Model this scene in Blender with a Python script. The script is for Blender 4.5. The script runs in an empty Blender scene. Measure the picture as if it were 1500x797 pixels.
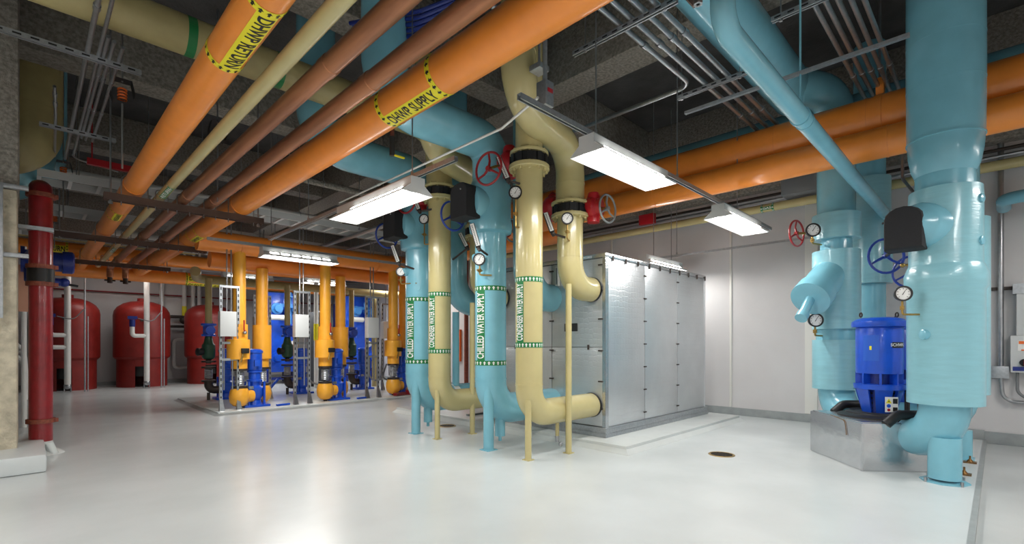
import bpy, bmesh, math, random
from mathutils import Vector as V, Matrix
random.seed(7)
SC = bpy.context.scene
COL = SC.collection
PI = math.pi
# ------------------------------------------------------------------ camera, world, exposure
CAMH = 1.2; FPX = 712.0; HY = 504.0
cam = bpy.data.cameras.new('camera'); camo = bpy.data.objects.new('camera', cam); COL.objects.link(camo)
cam.sensor_width = 36.0; cam.lens = FPX/1500*36.0; cam.shift_y = (HY-398.5)/1500.0
cam.clip_start = 0.02; cam.clip_end = 100
camo.location = (0, 0, CAMH); camo.rotation_euler = (PI/2, 0, -PI/4)
SC.camera = camo
w = bpy.data.worlds.new('world'); SC.world = w; w.use_nodes = True
w.node_tree.nodes['Background'].inputs[0].default_value = (0.9, 0.95, 1.0, 1)
w.node_tree.nodes['Background'].inputs[1].default_value = 0.3
SC.view_settings.view_transform = 'Standard'; SC.view_settings.look = 'None'
SC.view_settings.gamma = 1; SC.view_settings.use_curve_mapping = False
SC.view_settings.exposure = 0.0
SC.cycles.max_bounces = 7; SC.cycles.diffuse_bounces = 4; SC.cycles.glossy_bounces = 4
SC.cycles.sample_clamp_indirect = 6; SC.cycles.use_denoising = True
LAMP_W = 34.0       # watts of each fixture's area lamp

def pt(px, py, X=None, Y=None, z=None):
    """world point seen at a photo pixel, on the plane X=, Y= or z="""
    t = (px-750)/FPX; v = (HY-py)/FPX
    d = V(((1+t)/math.sqrt(2), (1-t)/math.sqrt(2), v))
    if X is not None: s = X/d.x
    elif Y is not None: s = Y/d.y
    else: s = (z-CAMH)/d.z
    return V((0, 0, CAMH)) + d*s

# ------------------------------------------------------------------ materials
def srgb(r, g, b):
    f = lambda c: (c/255/12.92 if c/255 <= .04045 else ((c/255+.055)/1.055)**2.4)
    return (f(r), f(g), f(b), 1)
M = {}
def mat(name, col, rough=.4, metal=0., bump=0., bscale=40., var=0., vscale=6., coat=0., emit=0., spec=.5, detail=4., stretch=None, col2=None):
    m = bpy.data.materials.new(name); m.use_nodes = True; nt = m.node_tree; N = nt.nodes; L = nt.links
    b = N['Principled BSDF']
    b.inputs['Base Color'].default_value = col; b.inputs['Roughness'].default_value = rough
    b.inputs['Metallic'].default_value = metal; b.inputs['Specular IOR Level'].default_value = spec
    if coat: b.inputs['Coat Weight'].default_value = coat; b.inputs['Coat Roughness'].default_value = .08
    if emit: b.inputs['Emission Color'].default_value = col; b.inputs['Emission Strength'].default_value = emit
    tc = N.new('ShaderNodeTexCoord'); src = tc.outputs['Object']
    if stretch:
        mp = N.new('ShaderNodeMapping'); mp.inputs['Scale'].default_value = stretch; L.new(src, mp.inputs[0]); src = mp.outputs[0]
    if var or col2:
        n = N.new('ShaderNodeTexNoise'); n.inputs['Scale'].default_value = vscale; n.inputs['Detail'].default_value = 5; L.new(src, n.inputs[0])
        mx = N.new('ShaderNodeMix'); mx.data_type = 'RGBA'
        cr = N.new('ShaderNodeMapRange'); cr.inputs[1].default_value = .35; cr.inputs[2].default_value = .65
        L.new(n.outputs[0], cr.inputs[0]); L.new(cr.outputs[0], mx.inputs[0])
        mx.inputs[6].default_value = col2 or tuple(c*(1-var) for c in col[:3])+(1,)
        mx.inputs[7].default_value = col if col2 else tuple(min(1, c*(1+var*.5)) for c in col[:3])+(1,)
        L.new(mx.outputs[2], b.inputs['Base Color'])
    if bump:
        n2 = N.new('ShaderNodeTexNoise'); n2.inputs['Scale'].default_value = bscale; n2.inputs['Detail'].default_value = detail; L.new(src, n2.inputs[0])
        bp = N.new('ShaderNodeBump'); bp.inputs['Strength'].default_value = bump; bp.inputs['Distance'].default_value = .02
        L.new(n2.outputs[0], bp.inputs['Height']); L.new(bp.outputs[0], b.inputs['Normal'])
    M[name] = m; return m
mat('floor', srgb(205,210,210), .25, bump=.05, bscale=5, var=.07, vscale=1.1)
mat('floor_low', srgb(190,193,192), .3, bump=.05, bscale=5, var=.08, vscale=1.5)
mat('pad', srgb(205,209,207), .25, bump=.05, bscale=9, var=.05, vscale=3)
mat('wall', srgb(205,203,203), .55, bump=.06, bscale=30, var=.03, vscale=2)
mat('trim_white', srgb(225,224,218), .45)
mat('base_grey', srgb(150,155,155), .4, var=.1, vscale=9)
mat('slab', srgb(78,77,76), .9, bump=.5, bscale=25, var=.25, vscale=3)
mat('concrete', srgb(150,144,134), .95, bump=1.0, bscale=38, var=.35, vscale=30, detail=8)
mat('column_concrete', srgb(196,186,164), .9, bump=1.0, bscale=22, var=.25, vscale=9, detail=8)
mat('orange', srgb(248,148,58), .3, bump=.05, bscale=14, var=.06, vscale=5, coat=.2)
mat('orange_light', srgb(255,180,58), .35, bump=.08, bscale=20, var=.06, vscale=8)
mat('cyan', srgb(124,187,205), .25, bump=.05, bscale=16, var=.06, vscale=5, coat=.3)
mat('cyan_jacket', srgb(138,192,204), .28, bump=.1, bscale=12, var=.05, vscale=5, coat=.3, stretch=(1,1,6))
mat('beige', srgb(196,183,130), .25, bump=.04, bscale=16, var=.05, vscale=5, coat=.3)
mat('beige_dull_or_shaded', srgb(172,158,108), .45, bump=.05, bscale=16, var=.08)  # duller beige paint, also colours in the shade on the far upper riser
mat('copper', srgb(190,128,90), .33, metal=.6, bump=.04, bscale=20, col2=srgb(156,104,76), vscale=2.5, stretch=(5,.5,5))
mat('red_tank', srgb(136,35,29), .45, bump=.1, bscale=40, var=.12, vscale=6)
mat('red_pipe', srgb(142,26,34), .3, bump=.12, bscale=30, var=.2, vscale=9, coat=.3)
mat('rust_ring', srgb(134,66,46), .6, bump=.3, bscale=60, var=.3, vscale=25)
mat('red_gear', srgb(176,24,34), .35, bump=.05)
mat('red_wheel', srgb(150,30,34), .35)
mat('blue_wheel', srgb(34,62,150), .35)
mat('grey_wheel', srgb(140,142,142), .4, metal=.3)
mat('blue', srgb(22,82,204), .32, bump=.08, bscale=30, var=.1, vscale=9, coat=.2)
mat('dark_blue', srgb(24,46,130), .35, bump=.1, bscale=40)
mat('blue_faded', srgb(40,96,206), .4)
mat('blue_pale', srgb(60,130,200), .4)
mat('black', srgb(26,26,28), .5)
mat('black_cloth', srgb(34,34,37), .8, bump=.4, bscale=300)
mat('dark_steel', srgb(70,62,58), .5, metal=.5, bump=.1)
mat('brown_steel', srgb(86,64,54), .6, bump=.1, var=.2)
mat('steel', srgb(170,172,175), .3, metal=.9, var=.1, vscale=20)
mat('galv', srgb(176,180,184), .42, metal=.75, var=.12, vscale=40)
mat('alu', srgb(205,206,208), .24, metal=.9, bump=.25, bscale=9, var=.06, vscale=8)
mat('brass', srgb(170,140,80), .35, metal=.8)
mat('bronze', srgb(126,92,50), .4, metal=.7)
mat('white', srgb(235,235,232), .4)
mat('white_pvc', srgb(228,228,224), .35)
mat('enclosure_grey', srgb(205,207,206), .4)
mat('green', srgb(28,120,62), .45)
mat('dark_green', srgb(36,74,56), .4)
mat('yellow', srgb(240,226,40), .45)
mat('ink', srgb(20,20,20), .5)
mat('warn_orange', srgb(232,110,40), .5)
mat('grey_pvc', srgb(120,122,124), .5)
mat('dark_tank', srgb(66,70,76), .6)
mat('peach', srgb(226,168,140), .6)
mat('tube', (1,.99,.96,1), .5, emit=14.)
# embossed metal jacket of the chiller enclosure
m = mat('embossed', srgb(214,216,218), .38, metal=.82, var=.05, vscale=3)
nt = m.node_tree; N = nt.nodes; L = nt.links
tc = N.new('ShaderNodeTexCoord'); vo = N.new('ShaderNodeTexVoronoi'); vo.feature = 'DISTANCE_TO_EDGE'; vo.inputs['Scale'].default_value = 15
vo.inputs['Randomness'].default_value = .35
mr = N.new('ShaderNodeMapRange'); mr.inputs[2].default_value = .12
bp = N.new('ShaderNodeBump'); bp.inputs['Strength'].default_value = .2; bp.inputs['Distance'].default_value = .005
L.new(tc.outputs['Object'], vo.inputs['Vector']); L.new(vo.outputs['Distance'], mr.inputs[0]); L.new(mr.outputs[0], bp.inputs['Height'])
L.new(bp.outputs[0], N['Principled BSDF'].inputs['Normal'])

# ------------------------------------------------------------------ mesh helpers
def frame(d):
    d = V(d).normalized(); a = V((0,0,1)) if abs(d.z) < .9 else V((1,0,0))
    x = a.cross(d).normalized(); y = d.cross(x).normalized(); return x, y, d
def fillet(pts, R, seg=7):
    pts = [V(p) for p in pts]
    out = [pts[0]]
    for i in range(1, len(pts)-1):
        r = R[i-1] if isinstance(R, (list, tuple)) else R
        a = (pts[i-1]-pts[i]); b = (pts[i+1]-pts[i]); la, lb = a.length, b.length
        a.normalize(); b.normalize(); ang = a.angle(b)
        if ang > PI-.01 or r < 1e-4: out.append(pts[i]); continue
        tl = r/math.tan(ang/2); lim = .49*min(la, lb) if len(pts) > 3 else .98*min(la, lb)
        if tl > lim: tl = lim; r = tl*math.tan(ang/2)
        c = pts[i]+(a+b).normalized()*(r/math.sin(ang/2))
        s = pts[i]+a*tl-c; e = pts[i]+b*tl-c; tot = s.angle(e); ax = s.cross(e).normalized()
        n = max(3, int(seg*tot/(PI/2)+.5))
        for k in range(n+1): out.append(c+Matrix.Rotation(tot*k/n, 3, ax) @ s)
    out.append(pts[-1]); return out
class MB:
    def __init__(s): s.v = []; s.f = []; s.M = None
    def add(s, vs, fs):
        o = len(s.v)
        for v in vs:
            v = V(v); s.v.append(s.M @ v if s.M else v)
        for f in fs: s.f.append([i+o for i in f])
        return s
    def box(s, c, d, rz=0., R=None):
        c = V(c); h = V(d)/2; m = R or Matrix.Rotation(rz, 3, 'Z')
        vs = [c+m @ V((x*h.x, y*h.y, z*h.z)) for z in (-1,1) for y in (-1,1) for x in (-1,1)]
        return s.add(vs, [(0,2,3,1),(4,5,7,6),(0,1,5,4),(2,6,7,3),(0,4,6,2),(1,3,7,5)])
    def bx(s, x0, x1, y0, y1, z0, z1): return s.box(((x0+x1)/2,(y0+y1)/2,(z0+z1)/2), (x1-x0, y1-y0, z1-z0))
    def sweep(s, path, r, n=16, caps=True):
        P = [V(p) for p in path]; vs = []; fs = []; k = len(P)
        t = (P[1]-P[0]).normalized(); x, y, _ = frame(t)
        for i, p in enumerate(P):
            if i == 0: tt = (P[1]-P[0]).normalized()
            elif i == k-1: tt = (P[-1]-P[-2]).normalized()
            else: tt = ((P[i+1]-p).normalized()+(p-P[i-1]).normalized()).normalized()
            q = t.rotation_difference(tt); x = q @ x; y = q @ y; t = tt
            rr = r[i] if isinstance(r, (list, tuple)) else r
            for j in range(n):
                a = 2*PI*j/n; vs.append(p+(x*math.cos(a)+y*math.sin(a))*rr)
        for i in range(k-1):
            for j in range(n):
                j2 = (j+1) % n; fs.append((i*n+j, i*n+j2, (i+1)*n+j2, (i+1)*n+j))
        if caps: fs.append(tuple(range(n-1,-1,-1))); fs.append(tuple((k-1)*n+j for j in range(n)))
        return s.add(vs, fs)
    def pipe(s, pts, r, R=.3, n=16, seg=7): return s.sweep(fillet(pts, R, seg), r, n)
    def cyl(s, a, b, r, r2=None, n=16): return s.sweep([a, b], [r, r if r2 is None else r2], n)
    def lathe(s, o, d, prof, n=24):
        o = V(o); x, y, d = frame(d); vs = []; fs = []; k = len(prof)
        for (t, r) in prof:
            for j in range(n):
                a = 2*PI*j/n; vs.append(o+d*t+(x*math.cos(a)+y*math.sin(a))*max(r, 1e-4))
        for i in range(k-1):
            for j in range(n):
                j2 = (j+1) % n; fs.append((i*n+j, i*n+j2, (i+1)*n+j2, (i+1)*n+j))
        fs.append(tuple(range(n-1,-1,-1))); fs.append(tuple((k-1)*n+j for j in range(n)))
        return s.add(vs, fs)
    def torus(s, c, nrm, R, r, n=28, m=8):
        x, y, d = frame(nrm); c = V(c); vs = []; fs = []
        for i in range(n):
            a = 2*PI*i/n; e = x*math.cos(a)+y*math.sin(a)
            for j in range(m):
                b = 2*PI*j/m; vs.append(c+e*(R+r*math.cos(b))+d*r*math.sin(b))
        for i in range(n):
            for j in range(m):
                fs.append((i*m+j, ((i+1)%n)*m+j, ((i+1)%n)*m+(j+1)%m, i*m+(j+1)%m))
        return s.add(vs, fs)
    def ball(s, c, r, n=12): 
        prof = [(-r*math.cos(PI*k/8), r*math.sin(PI*k/8)) for k in range(9)]
        return s.lathe(c, (0,0,1), prof, n)
    def build(s, name, m, parent=None, bevel=0., smooth=35, loc=None):
        me = bpy.data.meshes.new(name)
        off = V(loc) if loc is not None else (OFF[parent] if parent is not None else V((0,0,0)))
        me.from_pydata([tuple(v-off) for v in s.v], [], s.f)
        bm = bmesh.new(); bm.from_mesh(me)
        bmesh.ops.recalc_face_normals(bm, faces=bm.faces)
        if bevel: bmesh.ops.bevel(bm, geom=[e for e in bm.edges if len(e.link_faces) == 2 and e.calc_face_angle(0) > .6], offset=bevel, segments=2, affect='EDGES', profile=.6)
        for f in bm.faces: f.smooth = True
        bm.to_mesh(me); bm.free()
        me.set_sharp_from_angle(angle=math.radians(smooth))
        me.materials.append(M[m])
        o = bpy.data.objects.new(name, me); COL.objects.link(o)
        OFF[o] = off
        if parent is not None: o.parent = parent
        else: o.location = off
        return o
OFF = {}
def tag(o, label, cat, group=None):
    o['label'] = label; o['category'] = cat
    if group: o['group'] = group
    return o
def thing(name, label, cat, loc, group=None):
    o = bpy.data.objects.new(name, None); COL.objects.link(o); o.location = loc; o.empty_display_size = .05
    OFF[o] = V(loc); return tag(o, label, cat, group)
def struct(o): o['kind'] = 'structure'; return o
def stuff(o): o['kind'] = 'stuff'; return o
def kids(o): return [c for c in bpy.data.objects if c.parent == o]
TREE = {}
def copy_thing(o, delta, label, rz=0):
    ch = TREE.get(o)
    if ch is None:
        ch = [(c, kids(c)) for c in kids(o)]; TREE[o] = ch
    r = o.copy(); COL.objects.link(r); r.location = o.location+V(delta); r['label'] = label; r.rotation_euler.z = o.rotation_euler.z+rz
    OFF[r] = V(r.location)
    for c, gs in ch:
        d = c.copy(); COL.objects.link(d); d.parent = r
        for g in gs: e = g.copy(); COL.objects.link(e); e.parent = d
    return r
# ------------------------------------------------------------------ lettering and bands wrapped on pipes
def glyphs(text, size, spacing=1.0, cuts=8, sx=1.0):
    cu = bpy.data.curves.new('txt', 'FONT'); cu.body = text; cu.size = size; cu.align_x = 'CENTER'; cu.align_y = 'CENTER'
    cu.resolution_u = 3; cu.space_character = spacing; cu.offset = size*.022
    o = bpy.data.objects.new('txt', cu); COL.objects.link(o)
    me = bpy.data.meshes.new_from_object(o); bpy.data.objects.remove(o); bpy.data.curves.remove(cu)
    bm = bmesh.new(); bm.from_mesh(me); bpy.data.meshes.remove(me)
    if cuts:
        ys = [v.co.y for v in bm.verts]; y0, y1 = min(ys), max(ys)
        for k in range(1, cuts):
            bmesh.ops.bisect_plane(bm, geom=bm.verts[:]+bm.edges[:]+bm.faces[:], plane_co=(0, y0+(y1-y0)*k/cuts, 0), plane_no=(0,1,0))
    vs = [(v.co.x*sx, v.co.y) for v in bm.verts]; bm.verts.index_update(); fs = [[v.index for v in f.verts] for f in bm.faces]
    bm.free(); return vs, fs
def wrap(vs, fs, o, d, n, R, off=0.):
    """lay flat (x,y) shapes on a cylinder: x along d from o, y around, n = outward normal at y=0"""
    o = V(o); d = V(d).normalized(); n = V(n).normalized(); u = n.cross(d)
    mb = MB(); mb.add([o+d*x+(n*math.cos(y/R)+u*math.sin(y/R))*(R+off) for x, y in vs], fs); return mb
def flat(vs, fs, o, d, n, off=0.):
    o = V(o); d = V(d).normalized(); n = V(n).normalized(); u = n.cross(d)
    mb = MB(); mb.add([o+d*x+u*y+n*off for x, y in vs], fs); return mb
def build_flat(mb, name, m, parent):
    me = bpy.data.meshes.new(name); off = OFF[parent]
    me.from_pydata([tuple(v-off) for v in mb.v], [], mb.f); me.materials.append(M[m])
    o = bpy.data.objects.new(name, me); COL.objects.link(o); OFF[o] = off; o.parent = parent; return o
def shell(o, d, R, x0, x1, a0=0., a1=2*PI, nref=(0,0,1), off=0., n=40):
    d = V(d).normalized(); nr = V(nref); nr = (nr-d*nr.dot(d)).normalized(); u = nr.cross(d); o = V(o)
    k = max(4, int(n*(a1-a0)/(2*PI))); vs = []
    for i in range(k+1):
        a = a0+(a1-a0)*i/k; e = nr*math.cos(a)+u*math.sin(a)
        for x in (x0, x1): vs.append(o+d*x+e*(R+off))
    return MB().add(vs, [(2*i, 2*i+1, 2*i+3, 2*i+2) for i in range(k)])
def arrow_shape(l, wd, x=0., y=0.):
    h = l/2
    return [(x-h,y-wd*.2),(x,y-wd*.2),(x,y-wd*.5),(x+h,y),(x,y+wd*.5),(x,y+wd*.2),(x-h,y+wd*.2)], [(0,1,5,6),(2,3,4)]
def pipe_label(parent, o, d, R, length, text, nrm, size, bw, pw, bandmat, inkmat, flip=1, panel_flip=1, sx=1.0, arrows=14, arc=None, sgn=1):
    """two arrow bands (at x=0 and x=length along d) and a lettered panel between them"""
    d = V(d).normalized(); nrm = V(nrm); nrm = (nrm-d*nrm.dot(d)).normalized(); o = V(o)
    for x in (0, length):
        b = build_flat(shell(o, d, R, x-bw/2, x+bw/2, nref=nrm, off=.002), 'label_band', bandmat, parent)
        vs, fs = [], []
        for k in range(arrows):
            a, f = arrow_shape(bw*.72*sgn, 2*PI*R/arrows*.72, x, 2*PI*R*(k/arrows-.5)); fs += [[i+len(vs) for i in q] for q in f]; vs += a
        if inkmat == 'white':
            pass
        ar = build_flat(wrap(vs, fs, o, d, nrm, R, .0035), 'arrow_marks', inkmat, b); stuff(ar)
    a = pw/2/R
    p = build_flat(shell(o, d, R, bw/2, length-bw/2, -a, a, nref=nrm, off=.002), 'label_panel', bandmat, parent)
    gv, gf = glyphs(text, size, sx=sx)
    xs = [v[0] for v in gv]; L_ = max(xs)-min(xs); k = (length-bw)*.94/L_; c = (max(xs)+min(xs))/2
    gv = [((v[0]-c)*k+length/2, v[1]) for v in gv]
    build_flat(wrap(gv, gf, o, d, nrm, R, .0035), 'lettering', inkmat, p)
def flange_ring(o, d, r, R, t, name, m, parent, nb=12, bolts=True, bm_='steel'):
    """a bolted flange: disc of thickness t centred at o"""
    f = MB().lathe(V(o)-V(d).normalized()*t/2, d, [(0,r),(0,R*.97),(t*.15,R),(t*.85,R),(t,R*.97),(t,r)], 32).build(name, m, parent)
    if bolts:
        x, y, dd = frame(d); mb = MB()
        for k in range(nb):
            a = 2*PI*(k+.5)/nb; p = V(o)+(x*math.cos(a)+y*math.sin(a))*(r+(R-r)*.55); mb.cyl(p-dd*t*1.1, p+dd*t*1.1, (R-r)*.2, n=6)
        stuff(mb.build('flange_bolts', m if bm_ is None else bm_, f))
    return f
# ------------------------------------------------------------------ the room
WX, WY, CZ = 8.5, 18.4, 5.2
struct(MB().bx(-3, WX+.2, .12, WY+.2, -.3, 0).build('floor', 'floor'))
struct(MB().bx(-3, WX+.2, -3, .12, -.3, -.04).build('floor_lower', 'floor_low'))
struct(MB().bx(-3, WX+.2, .10, .135, -.039, .002).build('trim_1', 'base_grey'))
wr = struct(MB().bx(WX, WX+.2, -3, WY, -.04, CZ).build('wall_right', 'wall'))
struct(MB().bx(-3, WX, WY, WY+.2, 0, CZ).build('wall_back', 'wall'))
struct(MB().bx(-3.2, -3, -3, WY, -.04, CZ).build('wall_left', 'wall'))
struct(MB().bx(-3, WX, -3.2, -3, -.04, CZ).build('wall_front', 'wall'))
struct(MB().bx(-3.2, WX+.2, -3.2, WY+.2, CZ, CZ+.2).build('ceiling', 'slab'))
struct(MB().bx(WX-.025, WX, .12, WY, 0, .125).build('baseboard_right', 'base_grey', bevel=.006))
struct(MB().bx(WX-.025, WX, -3, .12, -.04, .11).build('baseboard_right', 'base_grey', bevel=.006))
struct(MB().bx(-3, WX-.03, WY-.15, WY, 0, .1).build('baseboard_back', 'base_grey'))
# vertical cover strips over the wall board joints
for k, (y, wd) in enumerate(((3.22,.035), (5.6,.035), (8.1,.035), (2.02,.17), (10.6,.035), (-.9,.035))):
    struct(MB().bx(WX-.02, WX, y-wd/2, y+wd/2, .13, 3.6).build('trim_%d' % (k+2), 'trim_white', bevel=.004))
for y in (4.65, 7.75, 10.9, 14.0, 17.1):
    struct(MB().bx(-3, WX, y, y+.4, 4.55, CZ).build('ceiling_beam', 'concrete', bevel=.03))
for x in (-1.6, 5.0):
    struct(MB().bx(x-.22, x+.22, -3, WY, 4.5, CZ).build('ceiling_girder', 'concrete', bevel=.03))
struct(MB().bx(WX-.2, WX, -3, WY, 3.66, CZ).build('ceiling_girder', 'concrete', bevel=.02))
struct(MB().bx(-3, WX, WY-.2, WY, 3.9, CZ).build('ceiling_girder', 'concrete', bevel=.02))
# floor drains
def drain(c, r, label):
    t = thing('floor_drain', label, 'floor drain', c)
    MB().lathe(c, (0,0,1), [(-.02,r),(0.002,r),(.006,r*.97),(.006,r*.86),(.002,r*.85)], 32).build('drain_rim', 'brass', t)
    mb = MB().lathe(c, (0,0,1), [(-.01,r*.84),(.001,r*.84)], 32)
    mb.build('grate', 'bronze', t)
    sl = MB()
    for k in range(-4, 5):
        h = math.sqrt(max(0, (r*.8)**2-(k*r*.18)**2)); sl.box((c[0]+k*r*.18, c[1], .003), (r*.07, 2*h, .004))
    stuff(sl.build('grate_bars', 'black', t))
drain(pt(1057, 666, z=0), .135, 'round brass floor drain in the open floor right of the metal enclosure')
drain(pt(655, 624, z=0), .13, 'round brass floor drain under the beige pipe near the far chilled water riser')
# concrete column on its kerb
cc = thing('concrete_column', 'rough hammered concrete column at the left edge', 'column', (-.6, 7.3, 0))
MB().bx(-1.3, -.06, 6.85, 7.75, .1, 2.72).build('column_shaft', 'column_concrete', cc, bevel=.03); MB().bx(-1.32, -.05, 6.84, 7.76, 2.72, CZ).build('shaded_upper_shaft', 'concrete', cc, bevel=.03)  # upper shaft in greyer concrete, its shade put into the colour
MB().bx(-1.5, .14, 6.3, 7.95, 0, .17).build('column_kerb', 'floor', cc, bevel=.03)
cs = MB()
for z0, z1 in ((2.05, 2.09), (2.72, 2.76)): cs.bx(-1.3, .0, 6.80, 6.85, z0, z1)
for k, z in enumerate((2.07, 2.74)):
    tag(MB().bx(-1.3, .02, 6.79, 6.845, z-.02, z+.02).build('strut_channel', 'galv', loc=(-.6,6.8,z), bevel=.003),
        ('lower' if k == 0 else 'upper')+' horizontal galvanised strut bolted across the concrete column', 'strut', 'struts on the concrete column')
tag(MB().bx(-.2, -.155, 6.74, 6.785, 1.45, 2.75).build('strut_channel', 'galv', loc=(-.18,6.75,1.45), bevel=.003),
    'vertical slotted galvanised strut standing off the concrete column', 'strut', 'struts on the concrete column')
t = thing('pipe_stub', 'small grey and copper pipe drop on the concrete column', 'pipe', (-.3, 6.75, 1.5))
MB().pipe([(-.9,6.74,2.0),(-.33,6.74,2.0),(-.33,6.74,1.75)], .022, .04).build('grey_elbow', 'galv', t)
MB().cyl((-.33,6.74,1.75),(-.33,6.74,1.2), .014).build('copper_tail', 'copper', t)
# ------------------------------------------------------------------ lamps
def fixture(c, ax, label, L_=.61, watts=None):
    """twin tube industrial fixture: c = centre of its open bottom"""
    c = V(c); t = thing('fluorescent_light', label, 'light', c, 'hanging fluorescent lights')
    e = V((1,0,0)) if ax == 'X' else V((0,1,0)); s = V((0,1,0)) if ax == 'X' else V((1,0,0))
    def sect(pts, x0, x1, mb):
        k = len(pts); vs = [c+e*x+s*p[0]+V((0,0,p[1])) for x in (x0, x1) for p in pts]
        mb.add(vs, [(i, (i+1)%k, (i+1)%k+k, i+k) for i in range(k)]+[tuple(range(k)), tuple(range(2*k-1, k-1, -1))]); return mb
    sect([(-.075,.06),(.075,.06),(.075,.15),(-.075,.15)], -L_, L_, MB()).build('housing', 'enclosure_grey', t, bevel=.006)
    for sg in (-1, 1):
        mb = sect([(sg*.075,.07),(sg*.165,.0),(sg*.169,.003),(sg*.079,.078)], -L_, L_, MB()); rf = mb.build('reflector', 'white', t)
        sl = MB()
        for k in range(6):
            x = -L_+.1+.17*k; sl.add([c+e*(x+a)+s*sg*(.094+b*.03)+V((0,0,.069-b*.0235)) for a, b in ((0,0),(.13,0),(.13,1),(0,1))], [(0,1,2,3)])
        stuff(sl.build('uplight_slots', 'tube', rf))
    for q in (-1, 1):
        sect([(-.075,.15),(.075,.15),(.075,.07),(.165,.0),(-.165,.0),(-.075,.07)], q*L_-.003, q*L_+.003, MB()).build('end_plate', 'enclosure_grey', t)
        MB().cyl(c+s*q*.07+V((0,0,.035))-e*(L_-.02), c+s*q*.07+V((0,0,.035))+e*(L_-.02), .015, n=8).build('tube', 'tube', t)
    a = bpy.data.lights.new('lamp_light', 'AREA'); a.shape = 'RECTANGLE'; a.size = L_*2-.04; a.size_y = .28; a.energy = LAMP_W if watts is None else watts; a.color = (1, .985, .955)
    lo = bpy.data.objects.new('lamp_light', a); COL.objects.link(lo); lo.parent = t; lo.location = (0,0,.005)
    if ax == 'Y': lo.rotation_euler = (0,0,PI/2)
    return t
def strut(a, b, label, grp='strut channels under the ceiling', slots=True, wd=.041, m='galv', name='strut_channel'):
    a = V(a); b = V(b); t = thing(name, label, 'strut', (a+b)/2, grp)
    d = (b-a).normalized(); s = d.cross(V((0,0,1))).normalized(); up = V((0,0,1)); h = wd/2
    ps = [(-h,h),(h,h),(h,-h),(h*.5,-h),(h*.5,-h*.8),(h*.85,-h*.8),(h*.85,h*.85),(-h*.85,h*.85),(-h*.85,-h*.8),(-h*.5,-h*.8),(-h*.5,-h),(-h,-h)]
    k = len(ps); vs = [p+s*q[0]+up*q[1] for p in (a, b) for q in ps]
    mb = MB().add(vs, [(i,(i+1)%k,(i+1)%k+k,i+k) for i in range(k)]); mb.build('channel', m, t, smooth=20)
    if slots:
        n = int((b-a).length/.1); mb = MB()
        for sg in (-1, 1):
            for j in range(n):
                c = a+d*(.05+.1*j)+s*sg*(h+.0006); mb.add([c+d*x+up*z for x, z in ((-.025,-.007),(.025,-.007),(.025,.007),(-.025,.007))], [(0,1,2,3)])
        stuff(mb.build('slots', 'black', t))
    return t
def rod(x, y, z0, label, z1=None, m='steel', r=.006, grp='ceiling hanger rods', y2=None):
    t = MB().cyl((x,y,z0), (x, y, z1 or CZ), r, n=8); t.cyl((x,y,z0-.01), (x,y,z0+.02), r*2.4, n=6)
    return tag(t.build('hanger_rod', m, loc=(x,y,z0)), label, 'rod', grp)

fixture((3.81,2.35,2.74), 'X', 'nearest hanging fluorescent light, in front of the condenser pipes')
fixture((6.24,2.28,2.66), 'X', 'fluorescent light on the same rail, beyond the nearest, before the orange mains')
fixture((2.54,4.50,2.58), 'Y', 'fluorescent light left of the condenser pipes, running away from view', .74)
fixture((3.26,8.3,2.60), 'X', 'fluorescent light hanging before the pump header, seen from its side', watts=LAMP_W*1.5)
fixture((7.45,3.95,2.46), 'X', 'fluorescent light hanging behind the top of the metal enclosure')
fixture((2.0,16.1,3.42), 'X', 'far fluorescent light above the red tanks, behind the lit orange header', watts=LAMP_W*.4)
fixture((4.2,14.2,2.92), 'X', 'far fluorescent light behind the first pump drops', watts=LAMP_W*1.6)
fixture((6.1,13.8,2.92), 'X', 'far fluorescent light above the left blue heat exchanger', watts=LAMP_W*1.5)
fixture((7.4,11.6,2.92), 'X', 'far fluorescent light beyond the third pump set', watts=LAMP_W*1.5)
for (x, y, l) in ((-1.2,1.2,'left of the viewpoint'), (-1.2,4.2,'before the concrete column'), (1.0,-1.3,'right of the viewpoint'), (3.6,-1.3,'right of the big blue column, near side'), (6.2,-1.5,'beside the control panel'), (-1.2,-1.3,'directly behind the viewpoint')):  # unseen fixtures added to brighten the near part of the room
    fixture((x,y,2.9), 'X' if y < 0 else 'Y', 'added fluorescent fill light outside the view, '+l, watts=LAMP_W*1.3)
    for d_ in (-.4,.4): rod(x+(d_ if y < 0 else 0), y+(0 if y < 0 else d_), 3.05, 'hanger rod of the added fill light '+l+(', one end' if d_ < 0 else ', other end'))
strut((2.42,2.35,2.92), (7.55,2.31,2.85), 'long strut rail carrying the two right hand fluorescent lights', slots=False)
strut((2.54,3.2,2.75), (2.54,7.6,2.75), 'strut rail carrying the light left of the condenser pipes', slots=False)
strut((1.9,8.3,2.77), (6.6,8.3,2.77), 'strut rail over the light before the pump header', slots=False)
strut((7.9,.6,2.72), (7.9,5.2,2.72), 'thin strut rail along the far right wall above the enclosure', slots=False, wd=.03)
for x, y, z, l in ((3.33,2.35,2.95,'thin steel rod holding the near end of the nearest light'), (4.75,2.34,2.93,'thin steel rod on the light rail between the two right hand lights'),
                   (2.54,3.85,2.78,'thin steel rod holding the light left of the condenser pipes'), (2.54,6.2,2.78,'thin steel rod on the far half of the left light rail'),
                   (7.9,3.9,2.75,'thin steel rod above the enclosure holding the wall rail'), (6.3,2.31,2.9,'thin steel rod above the farther right hand light'), (2.8,8.3,2.8,'thin steel rod over the light before the pump header')):
    rod(x, y, z, l)
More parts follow.
